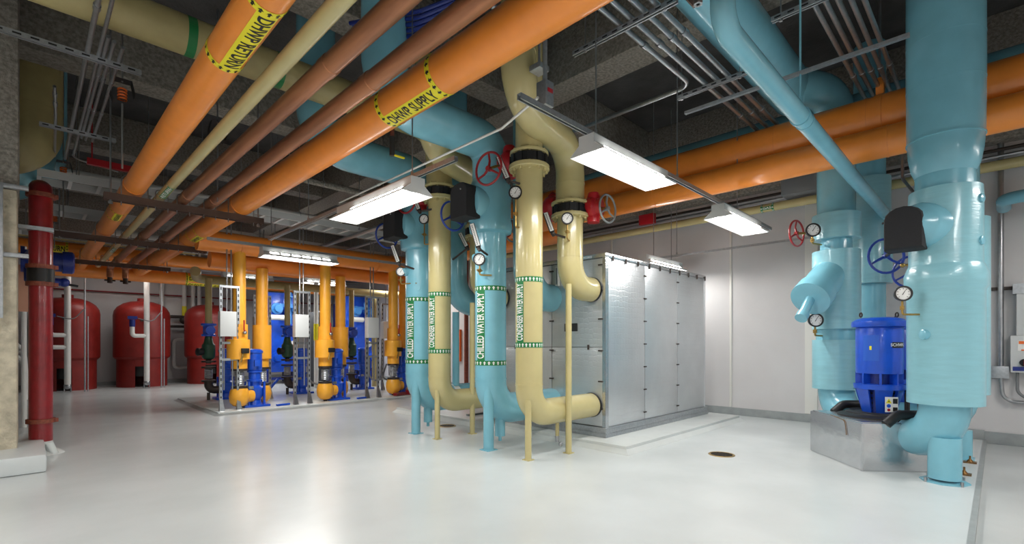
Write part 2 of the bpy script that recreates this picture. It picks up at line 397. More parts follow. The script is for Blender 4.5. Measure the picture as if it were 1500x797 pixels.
for x, y, z, l in ((1.6,16.1,3.57,'rod of the far light over the red tanks, left'),(2.4,16.1,3.57,'rod of the far light over the red tanks, right'),(3.9,14.2,3.07,'rod of the far light behind the first drops'),(5.8,13.8,3.07,'rod of the far light over the left exchanger'),(7.1,11.6,3.07,'rod of the far light beyond the third pumps'),(7.2,3.95,2.61,'rod of the light behind the enclosure top, near end'),(7.8,3.95,2.61,'rod of the light behind the enclosure top, far end')):
    rod(x, y, z, l)
# ------------------------------------------------------------------ small instruments
def handwheel(parent, c, n, R, m, sub=None):
    c = V(c); x, y, d = frame(n); mb = MB().torus(c, n, R, R*.075, 28, 8)
    for k in range(3):
        a = 2*PI*k/3+PI/2; e = x*math.cos(a)+y*math.sin(a); mb.sweep([c, c+e*R*.5+d*R*.12, c+e*R], [R*.09, R*.07, R*.06], n=8)
    mb.cyl(c-d*R*.12, c+d*R*.14, R*.16, n=12)
    return mb.build('handwheel', m, parent)
def gauge(c, n, R, to, label, m='black', grp='round pressure gauges'):
    """round dial gauge facing n with a brass stem running down then to point `to`"""
    c = V(c); n = V(n).normalized(); to = V(to); R *= 1.08; t = thing('pressure_gauge', label, 'gauge', c, grp)
    MB().lathe(c-n*R*.5, n, [(0,R*.55),(.0,R*.92),(R*.5,R),(R*.66,R),(R*.66,R*.8),(R*.5,R*.79)], 24).build('case', m, t)
    f = MB().cyl(c+n*R*.0, c+n*R*.03, R*.8, n=24).build('dial_face', 'white', t)
    x, y, d = frame(n); mb = MB()
    for k in range(9):
        a = PI*(-.25+1.5*k/8); e = x*math.cos(a)+y*math.sin(a); q = d.cross(e)
        mb.add([c+n*R*.04+e*R*u+q*R*s for u, s in ((.55,-.03),(.7,-.03),(.7,.03),(.55,.03))], [(0,1,2,3)])
    stuff(mb.build('dial_marks', 'ink', f))
    e = (x*.5+y*.86); q = d.cross(e)
    MB().add([c+n*R*.06+e*R*u+q*R*s for u, s in ((-.2,-.05),(.65,-.015),(.65,.015),(-.2,.05))], [(0,1,2,3)]).build('needle', 'ink', f)
    b = c-n*R*.3
    MB().pipe([b-V((0,0,R*.8)), V((b.x,b.y,to.z)), to], R*.13, R*.3, n=8).build('stem', 'brass', t)
    MB().box(V((b.x,b.y,(b.z-R+to.z)/2)), (R*.45,R*.45,R*.5)).cyl((b.x-R*.6,b.y,(b.z-R+to.z)/2),(b.x+R*.6,b.y,(b.z-R+to.z)/2),R*.1,n=8).build('stop_cock', 'brass', t)
    return t
def thermometer(a, b, to, label, n=(-.7,-.7,0)):
    """straight industrial thermometer from top a to bottom b, its bulb running to the pipe at `to`"""
    a = V(a); b = V(b); t = thing('thermometer', label, 'thermometer', b, 'slanted industrial thermometers')
    ax = (a-b).normalized(); n = V(n); n = (n-ax*n.dot(ax)).normalized(); s = n.cross(ax); R = Matrix((s, ax, n)).transposed(); L_ = (a-b).length
    MB().box((a+b)/2, (.058, L_, .034), R=R).build('case', 'black', t, bevel=.008)
    f = MB().box((a+b)/2+n*.0175, (.042, L_*.94, .004), R=R).build('scale_plate', 'white', t)
    mb = MB()
    for k in range(12): mb.box(b+ax*L_*(.1+.07*k)+n*.0205+s*.008, (.012,.004,.001), R=R)
    mb.box((a+b)/2+n*.0205, (.004,L_*.85,.001), R=R); stuff(mb.build('scale_marks', 'ink', f))
    MB().ball(b-ax*.02, .025).cyl(b-ax*.02, to, .013, n=8).cyl(b, b-ax*.05, .018, n=8).build('bulb_stem', 'dark_steel', t)
    return t
# ------------------------------------------------------------------ chiller side piping
BX, BY = 4.88, 3.31
def foot(parent, x, y, z1, r, m, z0=0.):
    f = MB().lathe((x,y,z0), (0,0,1), [(0,r*1.0),(z1-z0,r)], 20).build('support_leg', m, parent)
    MB().box((x,y,z0+.004), (2.2*r+.015,2.2*r+.015,.01)).build('base_plate', m, f)
def seam(parent, c, d, r, m, wd=.012):
    return MB().lathe(V(c)-V(d)*wd/2, d, [(0,r),(0,r+.004),(wd,r+.004),(wd,r)], 32).build('jacket_seam', m, parent)
def ybutterfly(x, y, z, gdir, whl, wn, wm, label, gear=(0,0,0), R=.16, plate=True):
    """black wafer valve between two beige flanges, with red gearbox and handwheel"""
    t = thing('butterfly_valve', label, 'valve', (x,y,z), 'butterfly valves with red gearboxes')
    b = MB().lathe((x,y,z-.045), (0,0,1), [(0,.17),(.0,.192),(.09,.192),(.09,.17)], 32); b.build('valve_body', 'black', t)
    lg = MB()
    for k in range(12):
        a = 2*PI*(k+.5)/12; lg.box((x+.197*math.cos(a), y+.197*math.sin(a), z), (.02,.05,.085), a)
    stuff(lg.build('valve_lugs', 'black', t))
    g = V(gear); gd = V(gdir).normalized()
    MB().cyl(V((x,y,z))+gd*.17, g, .028, n=10).build('valve_neck', 'dark_steel', t)
    MB().lathe(g-gd*.09, gd, [(0,.05),(0,.10),(.05,.125),(.11,.125),(.14,.10),(.19,.10),(.19,.03)], 20).lathe(g-V((0,0,.12)), (0,0,1), [(-.05,.03),(-.05,.07),(.0,.075),(.06,.06),(.18,.06),(.24,.075),(.29,.06)], 14).build('gearbox', 'red_gear', t)
    w_ = V(whl); wn = V(wn).normalized()
    MB().cyl(g, w_, .014, n=8).build('wheel_shaft', 'brass', t)
    handwheel(t, w_, wn, R, wm)
    if plate: MB().box(g+gd*-.11+V((0,0,.02)), (.012,.05,.12)).build('position_plate', 'galv', t)
    return t
def yellow_supply(y, which, top, gz):
    x = 3.755; r = .144
    t = thing('condenser_water_supply_pipe', which+' beige condenser water supply riser with green bands and lettering', 'pipe', (x,y,0), 'beige condenser water pipes')
    MB().pipe([(BX+.02,y,.46),(x,y,.46),(x,y,3.05)], [.135]+[.14]*60 if 0 else r, .27, 28, 10).build('riser', 'beige', t)
    seam(t, (x,y,.775), (0,0,1), r, 'beige'); seam(t, (BX-.02,y,.46), (1,0,0), r, 'black', .03)
    flange_ring((x,y,3.05), (0,0,1), r, .215, .05, 'flange', 'beige', t, 12, bm_='beige')
    flange_ring((x,y,3.20), (0,0,1), r, .205, .03, 'flange', 'beige', t, 12, bm_='beige')
    MB().pipe(top, r if y < 4 else .165, .3, 24).build('upper_riser', 'beige' if y < 4 else 'beige_dull_or_shaded', t)  # far overhead run is unlit: that shade is painted as duller beige
    if y > 5:
        for xx in (1.0, 1.75): build_flat(shell((xx,5.12,3.95),(1,0,0),.165,0,.07,off=.002),'label_band','green',t)
    foot(t, x-.083, y-.065, .62, .034, 'beige')
    # lettering column on the camera's left flank of the riser
    view = V((-x,-y,0)).normalized(); ang = math.asin(.66); n = Matrix.Rotation(-ang, 3, 'Z') @ view
    z0, z1 = (1.19,1.87) if y < 4 else (1.11,1.83)
    pipe_label(t, (x,y,z0), (0,0,1), r, z1-z0, 'CONDENSER WATER SUPPLY', n, .118, .055, .09, 'green', 'white', arrows=24)
    return t
yellow_supply(3.5, 'near', [(3.755,3.5,3.21),(3.755,3.5,CZ-.01)], 0)
yellow_supply(5.07, 'far', [(3.755,5.07,3.21),(3.755,5.12,3.95),(-2.9,5.12,3.95)], 0)
def yellow_return(y, dx, which, ytop, ztop):
    r = .148
    t = thing('condenser_water_return_pipe', which+' beige return pipe bending over and down into the metal enclosure', 'pipe', (4.45,y,1.5), 'beige condenser water pipes')
    MB().pipe([(BX+.02,y,1.86),(4.45,y,1.86),(4.45,y,2.66)], r, .28, 28, 10).build('lower_elbow', 'beige', t)
    MB().pipe([(4.45,y,2.82),(4.45,y,3.46),(3.28,ytop,3.46),(3.28,ytop,ztop)], .165, .40, 28, 10).build('upper_bend', 'beige', t)
    seam(t, (4.45,y,2.2), (0,0,1), r, 'beige'); seam(t, (BX-.02,y,1.86), (1,0,0), r, 'black', .03); seam(t, (3.28,ytop,3.95), (0,0,1), .165, 'beige')
    seam(t, (4.45,y,3.04), (0,0,1), .165, 'beige')
    flange_ring((4.45,y,2.67), (0,0,1), r, .218, .04, 'flange', 'beige', t, 12, bm_='beige')
    flange_ring((4.45,y,2.815), (0,0,1), r, .218, .03, 'flange', 'beige', t, 12, bm_='beige')
    if y < 4: foot(t, 4.22, y-.16, 1.86, .034, 'beige'); MB().cyl((4.22,y-.16,1.83),(4.4,y-.02,1.86),.034).build('leg_bracket','beige',t)
    else: foot(t, 4.22, y-.1, 1.75, .034, 'beige')
    return t
yellow_return(3.5, 0, 'near', 3.2, CZ-.01)
yellow_return(5.07, 0, 'far', 4.62, 4.45)
ybutterfly(3.755,3.5,3.125, (-.1,1,0), (3.45,3.80,3.05), (1,.15,0), 'red_wheel', 'butterfly valve with red handwheel on the near condenser supply riser', (3.76,3.80,3.20), .17)
ybutterfly(3.755,5.07,3.125, (-.1,1,0), (3.45,5.36,3.05), (1,.15,0), 'red_wheel', 'butterfly valve with red handwheel on the far condenser supply riser', (3.70,5.40,3.13), .17)
ybutterfly(4.45,3.5,2.742, (.25,-1,0), (4.62,3.10,2.72), (0,1,0), 'grey_wheel', 'butterfly valve with grey handwheel on the near condenser return pipe', (4.6,3.28,2.76), .155, False)
bv_ = thing('gear_operator', 'red gear operator seen between the two beige condenser pipes', 'valve', (4.5,3.85,2.85), 'butterfly valves with red gearboxes')
MB().lathe((4.5,3.72,2.86),(0,1,0),[(0,.06),(0,.1),(.05,.125),(.13,.125),(.2,.08)],20).lathe((4.52,3.82,2.70),(0,0,1),[(0,.03),(0,.07),(.05,.08),(.12,.06),(.3,.06),(.34,.02)],14).build('gearbox','red_gear',bv_)
ybutterfly(4.45,5.07,2.742, (-.1,-1,0), (4.6,4.6,2.72), (0,1,0), 'grey_wheel', 'butterfly valve on the far condenser return pipe, behind the risers', (4.6,4.8,2.74), .15, False)
def cyan_supply(y, which, xv):
    x = 3.80; r = .18
    t = thing('chilled_water_supply_pipe', which+' light blue chilled water supply riser with green lettering', 'pipe', (x,y,0), 'light blue chilled water pipes')
    MB().pipe([(BX+.02,y,.44),(x,y,.44),(x,y,2.5)], r, .34, 32, 12).build('riser', 'cyan', t)
    MB().pipe([(x,y,3.05),(x,y,3.52),(xv,y,3.52),(xv,y,CZ-.01)], .212, .42, 32, 12).build('overhead_bend', 'cyan', t)
    MB().lathe((x,y,2.46), (0,0,1), [(0,.182),(.02,.24),(.10,.25),(.16,.236),(.5,.236),(.57,.23),(.62,.212)], 36).build('valve_jacket', 'cyan', t)
    seam(t, (x,y,.8), (0,0,1), r, 'cyan', .02)
    foot(t, x-.095, y-.07, .72, .06, 'cyan')
    MB().cyl((x+.15,y,.42),(x+.15,y,.12),.06).cyl((x+.15,y,.14),(x+.15,y,.06),.02,n=8).build('drain_leg', 'cyan', t)
    view = V((-x,-y,0)).normalized(); n = Matrix.Rotation(-math.asin(.62), 3, 'Z') @ view
    z0, z1 = (.985,1.83) if y < 5 else (.965,1.80)
    pipe_label(t, (x,y,z0), (0,0,1), r, z1-z0, 'CHILLED WATER SUPPLY', n, .138, .055, .108, 'green', 'white', arrows=22)
    MB().cyl((x,y,2.24),(x-.22,y+.02,2.16),.055).cyl((x,y,1.95),(x-.12,y-.14,1.95),.04).build('branch_boss', 'cyan', t)
    # jacketed actuator boss and black cover, blue handwheel
    v = thing('valve_actuator', 'valve actuator under a black fabric cover with blue handwheel, on the '+which+' chilled water riser', 'valve', (3.5,y,2.8), 'black covered valve actuators')
    MB().lathe((x-.05,y+.02,2.78), (-1,.12,0), [(0,.2),(.2,.2),(.23,.19),(.25,.15)], 32).build('insulated_boss', 'cyan', v)
    c = V((3.47,y+.06,2.78)); pf = []
    for k in range(9): a = PI*k/8; pf.append((.115*math.cos(a), .11+.095*math.sin(a)))
    pf = [(.115,-.19)]+pf+[(-.115,-.19)]
    mb = MB(); n_ = len(pf); vs = []
    for dd, sc in ((-.10,.94),(-.08,1),(.08,1),(.10,.94)):
        for (a, b) in pf: vs.append(c+V((dd, a*sc*1.3, b*sc)))
    mb.add(vs, [(i*n_+j, i*n_+(j+1)%n_, (i+1)*n_+(j+1)%n_, (i+1)*n_+j) for i in range(3) for j in range(n_)]+[tuple(range(n_)), tuple(range(4*n_-1,3*n_-1,-1))])
    mb.build('fabric_cover', 'black_cloth', v)
    MB().ball(c+V((-.105,-.05,.12)), .01).build('cover_snap', 'steel', v)
    MB().cyl(c+V((0,.1,-.1)), c+V((.02,.3,-.1)), .014).build('wheel_shaft', 'dark_steel', v)
    handwheel(v, c+V((.02,.25,-.1)), (0,1,0), .165, 'blue_wheel')
    return t
cyan_supply(4.15, 'near', 2.42); cyan_supply(5.6, 'far', 2.38)
def cyan_return(y, which):
    r = .18; x = 4.42
    t = thing('chilled_water_return_pipe', which+' light blue chilled water return pipe curving into the enclosure behind the risers', 'pipe', (x,y,1.8), 'light blue chilled water pipes')
    MB().pipe([(BX+.02,y,1.80),(x,y,1.80),(x,y,CZ-.01)], r, .36, 28, 12).build('return_bend', 'cyan', t)
    foot(t, 4.40, y-.05 if y > 5 else y, 1.66, .05, 'cyan', .6)
    return t
cyan_return(4.15, 'near'); cyan_return(5.6, 'far')
t = thing('condenser_drain', 'small beige drain with silver hose valve below the near condenser pipe', 'pipe', (4.25,3.55,.1))
MB().cyl((4.22,3.5,.35),(4.22,3.5,.16),.022).build('drain_leg','beige',t); MB().cyl((4.22,3.5,.17),(4.22,3.5,.10),.03,.02).ball((4.23,3.46,.08),.028).build('hose_valve','steel',t)
# white marker bands on the lower blue runs
for y in (4.15, 5.6):
    tag(shell((4.32,y,.44), (1,0,0), .18, 0, .1, -1.0, 1.3, off=.003).build('paper_wrap', 'white', loc=(4.32,y,.6)), ('near' if y < 5 else 'far')+' white marker wrap on top of the low light blue pipe', 'label', 'white wraps on the low blue pipes')
# gauges and thermometers on the risers
g_ = pt(755,282,X=3.58); gauge(g_, (-.8,-.6,0), .065, (3.66,3.44,g_.z-.36), 'black pressure gauge on the near condenser supply riser, below its valve')
g_ = pt(831,320,X=4.22); gauge(g_, (-.75,-.65,0), .062, (4.34,3.42,g_.z-.22), 'black pressure gauge on the near condenser return, just under its flange')
g_ = pt(702,380,X=3.55); gauge(g_, (-.8,-.6,0), .065, (3.68,4.0,g_.z-.17), 'white faced pressure gauge on the near chilled water riser above its lettering')
g_ = pt(621,321,X=3.58); gauge(g_, (-.8,-.6,0), .06, (3.66,5.0,g_.z-.32), 'black pressure gauge on the far condenser supply riser')
g_ = pt(587,398,X=3.55); gauge(g_, (-.6,-.8,0), .06, (3.68,5.47,g_.z-.16), 'black pressure gauge on the far chilled water riser')
for a, b, X, to, l in (((730,230),(744,263),3.5,(3.62,3.50,2.86),'slanted thermometer beside the near condenser supply valve'),
                       ((691,328),(701,362),3.5,(3.66,4.05,2.2),'slanted thermometer under the black cover of the near chilled water riser'),
                       ((799,312),(809,340),4.2,(4.3,3.45,2.4),'slanted thermometer on the near condenser return below its flange'),
                       ((605,285),(614,308),3.5,(3.62,5.05,2.9),'slanted thermometer beside the far condenser supply valve'),
                       ((575,360),(584,385),3.5,(3.66,5.5,2.2),'slanted thermometer under the black cover of the far chilled water riser'),
                       ((674,342),(684,362),4.1,(4.3,5.5,2.4),'slanted thermometer on the far chilled water return pipe')):
    thermometer(pt(*a, X=X), pt(*b, X=X), to, l)
# ------------------------------------------------------------------ metal clad chiller enclosure on its pad
struct(MB().bx(4.62, 7.9, 2.86, 7.5, 0, .085).build('floor_pad', 'pad', bevel=.012))
struct(MB().add([(4.56,2.80,.001),(7.95,2.80,.001),(7.9,2.86,.05),(4.62,2.86,.05),(4.56,7.55,.001),(4.62,7.5,.05)], [(0,1,2,3),(0,3,5,4)]).build('floor_pad_cove', 'pad'))
EX, EY, EZ = 7.66, 5.35, 2.29
t = thing('chiller_enclosure', 'large enclosure clad in embossed sheet metal with screwed panels', 'enclosure', (BX,BY,.085))
MB().bx(BX-.035, EX+.05, BY-.035, EY+.03, .085, .135).build('lower_skid', 'galv', t, bevel=.006)
MB().bx(BX-.03, EX+.04, BY-.03, EY+.02, .135, .20).build('upper_skid', 'galv', t, bevel=.006)
MB().bx(BX+.03, EX-.03, BY+.03, EY-.03, .20, EZ-.03).build('core', 'dark_steel', t)
fx = [BX, 5.80, 6.73, EX]
for a, b in zip(fx, fx[1:]): MB().bx(a+.004, b-.004, BY, BY+.03, .205, EZ-.055).build('panel', 'embossed', t, bevel=.004)
for a, b in ((BY,4.14),(4.14,EY)):
    for z0, z1 in ((.205,1.16),(1.16,EZ-.055)): MB().bx(BX, BX+.03, a+.004 if a > BY else a+.034, b-.004, z0+.003, z1-.003).build('panel', 'embossed', t, bevel=.004)
MB().bx(BX-.008, BX+.06, BY-.008, BY+.0, .2, EZ).bx(BX-.008,BX, BY-.008, BY+.035, .2, EZ).build('corner_angle', 'alu', t)
MB().bx(EX-.02, EX+.006, BY-.006, EY, .2, EZ).build('end_panel', 'embossed', t)
MB().bx(BX-.01, EX+.01, BY-.01, EY+.01, EZ-.05, EZ).build('top_cap', 'alu', t, bevel=.004)
cl = MB()
for x in fx[1:3]:
    for k in range(7): cl.bx(x-.03, x+.03, BY-.012, BY, .3+.3*k-.008, .3+.3*k+.008)
for k in range(10): cl.bx(BX+.15+.29*k-.008, BX+.15+.29*k+.008, BY-.022, BY-.006, EZ-.085, EZ-.02)
for z in (.42,.75,1.12,1.5,1.85,2.15):
    cl.bx(BX-.02, BX, 4.11, 4.17, z-.008, z+.008); cl.bx(BX-.02, BX-.005, BY+.03, BY+.09, z-.008, z+.008)
for y in (3.55,3.85,4.4,4.8): cl.bx(BX-.02, BX, y-.008, y+.008, 1.13, 1.19)
stuff(cl.build('panel_clips', 'dark_steel', t))
MB().bx(BX-.01, BX, 3.72, 3.92, 1.36, 1.46).build('name_plate', 'black', t)
struct(MB().bx(4.85,7.7,5.8,5.86,.085,.11).build('trim_20','base_grey'))
# ------------------------------------------------------------------ overhead pipe rack on the left
def arr_label(t, o, d, R, L_, text, nang, size, bw, pw, bm_='yellow', ink='ink', arrows=16, sgn=1):
    n = V((math.cos(nang), 0, math.sin(nang))); pipe_label(t, o, d, R, L_, text, n, size, bw, pw, bm_, ink, arrows=arrows, sgn=sgn)
rd = math.radians
YE = 15.5
t = thing('heating_water_return_pipe', 'long orange return pipe with yellow label, leftmost of the overhead rack', 'pipe', (.90,3,3.05), 'overhead rack pipes')
MB().sweep([(.90,-2.9,3.05),(.90,YE,3.05)], .112, 28).build('pipe_run', 'orange', t)
arr_label(t, (.90,2.72,3.05), (0,1,0), .112, .74, 'DHWP RETURN', rd(275), .115, .05, .115, sgn=-1)
arr_label(t, (.90,8.35,3.05), (0,1,0), .112, .45, 'DHWP RETURN', rd(262), .07, .03, .085)
for y in (7.1, 10.1, 13.2): seam(t, (.90,y,3.05), (0,1,0), .112, 'orange', .06)
t = thing('heating_water_supply_pipe', 'long orange supply pipe with yellow label, rightmost of the overhead rack', 'pipe', (2.03,3,3.06), 'overhead rack pipes')
MB().sweep([(2.03,-2.9,3.06),(2.03,YE,3.06)], .14, 32).build('pipe_run', 'orange', t)
arr_label(t, (2.03,3.36,3.06), (0,-1,0), .14, .66, 'DHWP SUPPLY', rd(258), .118, .05, .125, arrows=18, sgn=-1)
arr_label(t, (2.03,9.6,3.06), (0,-1,0), .14, .5, 'DHWP SUPPLY', rd(255), .08, .03, .10)
for y in (7.1, 10.1, 13.2): seam(t, (2.03,y,3.06), (0,1,0), .14, 'orange', .06)
t = thing('small_supply_pipe', 'slim pale beige pipe running beside the orange return pipe', 'pipe', (1.16,3,2.99), 'overhead rack pipes')
MB().sweep([(1.16,-2.9,2.99),(1.16,14.5,2.99)], .05, 18).build('pipe_run', 'beige', t)
pipe_label(t, (1.16,7.05,2.99), (0,-1,0), .05, .5, 'RETURN', V((-.3,0,-1)), .055, .03, .06, 'green', 'white', arrows=8)
pipe_label(t, (1.16,11.9,2.99), (0,-1,0), .05, .5, 'RETURN', V((-.3,0,-1)), .05, .03, .06, 'green', 'white', arrows=8)
for x, l in ((1.38,'bare copper pipe beside the slim beige pipe overhead'), (1.665,'bare copper pipe next to the orange supply pipe overhead')):
    t = thing('copper_pipe', l, 'pipe', (x,3,2.99), 'overhead rack pipes')
    MB().sweep(fillet([(x,-2.9,2.99),(x,14.6,2.99),(x,14.6,2.75)], .12), .062, 20).build('pipe_run', 'copper', t)
    for y in (3.05, 6.9, 9.9, 13.0): MB().lathe((x,y-.05,2.99), (0,1,0), [(0,.062),(.004,.067),(.096,.067),(.1,.062)], 20).build('coupling', 'copper', t)
    MB().cyl((x,14.6,2.80),(x,14.6,2.62),.05).cyl((x-.1,14.6,2.68),(x+.1,14.6,2.68),.02).build('end_valve', 'dark_steel', t)
def trapeze(y, x0, x1, label):
    t = thing('pipe_trapeze', label, 'support', ((x0+x1)/2,y,2.88), 'trapeze bars under the pipe rack')
    MB().bx(x0, x1, y-.05, y+.05, 2.905, 2.915).bx(x0, x1, y-.05, y-.042, 2.835, 2.905).bx(x0, x1, y+.042, y+.05, 2.835, 2.905).build('trapeze_channel', 'brown_steel', t)
    for x in (x0+.06, x1-.06): MB().cyl((x,y,2.80),(x,y,CZ),.009,n=8).cyl((x,y,2.80),(x,y,2.83),.022,n=6).build('hanger_rod', 'steel', t)
    for x, r, zc in ((.90,.112,3.05),(1.16,.05,2.99),(1.38,.054,2.99),(1.665,.054,2.99),(2.03,.14,3.06)):
        MB().pipe([(x-r-.012,y,2.80),(x-r-.012,y,zc+r+.012),(x+r+.012,y,zc+r+.012),(x+r+.012,y,2.80)], .006, r*.9, 8).build('pipe_clamp', 'steel', t)
trapeze(7.14, .62, 2.3, 'nearest brown steel trapeze bar under the overhead pipes')
trapeze(10.1, .3, 2.3, 'middle brown steel trapeze bar under the overhead pipes')
trapeze(13.2, .3, 2.3, 'farthest brown steel trapeze bar under the overhead pipes')
trapeze(1.0, .62, 2.3, 'trapeze bar under the overhead pipes beside the viewpoint')
def spring_hanger(x, y, z, label):
    t = thing('spring_hanger', label, 'hanger', (x,y,z), 'black spring hangers')
    MB().add([(x+a,y+b,z+c) for b in (-.06,.06) for a,c in ((-.07,-.09),(.07,-.09),(.095,0),(.07,.13),(-.07,.13),(-.095,0))], [(0,1,7,6),(1,2,8,7),(2,3,9,8),(3,4,10,9),(4,5,11,10),(5,0,6,11)]).build('hanger_box', 'black', t)
    for k in range(4): MB().torus((x,y,z-.05+.03*k), (0,.15,1), .032, .009, 16, 6).build('spring', 'warn_orange', t)
    MB().cyl((x,y,z+.12),(x,y,CZ),.008,n=8).cyl((x,y,z-.08),(x,y,2.9),.008,n=8).build('rod', 'steel', t)
spring_hanger(.66, 6.0, 3.62, 'black spring hanger with orange coil, the nearest, left of the return pipe')
spring_hanger(.36, 9.0, 3.55, 'black spring hanger with orange coil, middle one down the left')
spring_hanger(.36, 11.9, 3.45, 'black spring hanger with orange coil, farthest down the left')
spring_hanger(1.62, 6.6, 3.72, 'black spring hanger between the two copper pipes')
# headers feeding the pumps
def run(name, label, pts, r, m, R=.3, grp='orange heating pipes', n=24, loc=None):
    t = thing(name, label, 'pipe', loc or pts[0], grp)
    MB().pipe(pts, r, R, n, 8).build('pipe_run', m, t); return t
hA = run('heating_water_header', 'large orange header above the front row of pump drops', [(2.05,9.62,2.98),(6.55,9.62,2.98)], .185, 'orange')
for x in (2.71,3.7,4.26,5.4): seam(hA, (x,9.62,2.96), (1,0,0), .185, 'orange')
hB = run('heating_water_header', 'orange header just behind and under the front pump header', [(2.35,10.1,2.74),(7.4,10.1,2.74)], .15, 'orange')
hC = run('heating_water_header', 'orange header with yellow return label at far left, crossing behind the rack', [(-.6,15.35,3.40),(6.8,15.35,3.40)], .17, 'orange')
pipe_label(hC, (.22,15.35,3.40), (1,0,0), .17, .45, 'RETURN', V((0,-1,-.15)), .16, .04, .17, 'yellow', 'ink')
hD = run('heating_water_header', 'brightly lit orange header over the red tanks with yellow supply and return label', [(.4,YE,2.96),(7.6,YE,2.96)], .17, 'orange')
pipe_label(hD, (3.05,YE,2.96), (1,0,0), .17, .85, 'DHWP SUPPLY', V((0,-1,-.05)), .13, .05, .14, 'yellow', 'ink')
pipe_label(hD, (3.05,YE,2.96), (1,0,0), .17, .85, 'DHWP RETURN', V((0,-.45,-1)), .13, .05, .14, 'yellow', 'ink')
hE = run('make_up_water_header', 'dull beige header under the orange headers behind the pumps', [(2.3,10.9,2.6),(2.5,11.75,2.55),(8.2,11.75,2.55)], .09, 'beige_dull_or_shaded')
run('make_up_water_header', 'beige pipe with green label above the orange return header at far left', [(-.6,15.2,3.68),(3.2,15.2,3.68)], .1, 'beige_dull_or_shaded')
run('heating_water_header', 'orange pipe crossing high behind the chilled water risers', [(7.4,12.0,3.4),(7.4,6.0,3.4)], .22, 'orange', loc=(7.4,9,3.4))
run('heating_water_header', 'orange pipe rising behind the third pump set', [(4.9,10.9,3.0),(6.6,10.9,3.25),(8.2,10.9,3.3)], .2, 'orange')
# right hand overhead orange mains
t = thing('heating_water_main', 'large orange main passing behind the big blue column at top right', 'pipe', (6.5,0,3.63), 'orange mains on the right')
MB().sweep([(6.5,-2.9,3.63),(6.5,6.9,3.63)], .235, 32).build('pipe_run', 'orange', t)
for y in (4.1, 1.9, 1.0, .2): seam(t, (6.5,y,3.63), (0,1,0), .235, 'orange', .02)
MB().lathe((6.5,.86,3.63), (0,1,0), [(0,.235),(0,.243),(.07,.243),(.07,.235)], 32).bx(6.45,6.55,.86,.93,3.86,4.05).build('hanger_clamp', 'orange', t)
MB().cyl((6.5,.9,4.03),(6.5,.9,CZ),.012,n=8).build('hanger_rod', 'steel', t)
t = thing('heating_water_main', 'smaller orange main tucked under the large one at top right', 'pipe', (6.3,0,3.3), 'orange mains on the right')
MB().sweep([(6.28,-2.9,3.29),(6.28,6.9,3.29)], .158, 28).build('pipe_run', 'orange', t)
for y in (3.4, .8, .55): seam(t, (6.28,y,3.29), (0,1,0), .158, 'orange', .02)
# blue valves on the red fire main, red fire main
t = thing('fire_main', 'dark red riser with grooved couplings left of the picture, in front of the tanks', 'pipe', (.115,7.4,0), 'fire protection piping')
rx, ry, rr = .115, 7.4, .098
MB().pipe([(rx,ry,.12),(rx,ry,2.92),(rx,ry+1.2,2.98)], rr, .16, 24).build('riser', 'red_pipe', t)
MB().cyl((rx,ry,-.0),(rx,ry,.14),.1).lathe((rx,ry,0),(0,0,1),[(0,.2),(.03,.16),(.06,.11)],24).cyl((rx+.1,ry-.12,.0),(rx+.06,ry-.1,.12),.04).build('floor_sleeve', 'pad', t)
for z in (.34, 2.02, 1.83, 2.80): MB().lathe((rx,ry,z), (0,0,1), [(0,.1),(0,.122),(.045,.122),(.045,.1)], 24).box((rx+.125,ry-.03,z+.022),(.03,.05,.04)).build('grooved_coupling', 'rust_ring', t)
MB().lathe((rx,ry,1.86), (0,0,1), [(0,.1),(0,.113),(.16,.113),(.16,.1)], 24).build('check_valve_body', 'black', t)
MB().lathe((rx,ry,2.42), (0,0,1), [(0,.1),(0,.106),(.04,.106),(.04,.1)], 24).box((rx-.1,ry-.13,2.44),(.4,.012,.04)).build('pipe_strap', 'galv', t)
t = thing('blue_pipe_valve', 'blue painted valve branch behind the red riser', 'valve', (.3,9.6,2.3), 'fire protection piping')
MB().cyl((-.05,9.0,2.31),(.42,9.0,2.31),.13,n=20).build('valve_barrel', 'dark_blue', t)
MB().lathe((-.05,9.0,2.31),(1,0,0),[(0,.17),(.04,.17)],20).build('valve_flange', 'dark_blue', t); MB().lathe((.35,9.0,2.31),(1,0,0),[(0,.15),(.1,.15),(.12,.13)],20).build('valve_flange', 'dark_blue', t)
MB().cyl((.0,8.8,2.02),(.36,8.8,2.02),.05).ball((.36,8.8,2.02),.06).build('bypass_valve', 'dark_blue', t)
MB().cyl((.36,8.8,2.0),(.5,8.8,1.98),.015,n=8).build('lever', 'black', t)
MB().cyl((.0,9.0,2.31),(.115,7.45,2.31),.05).cyl((.02,8.8,2.02),(.02,9.0,2.31),.04).build('branch_pipe', 'dark_blue', t)
tag(MB().bx(-.09,.10,9.14,9.16,1.63,2.25).build('notice_board','peach',loc=(0,9,1.6)),'plain peach coloured board behind the red riser','board')
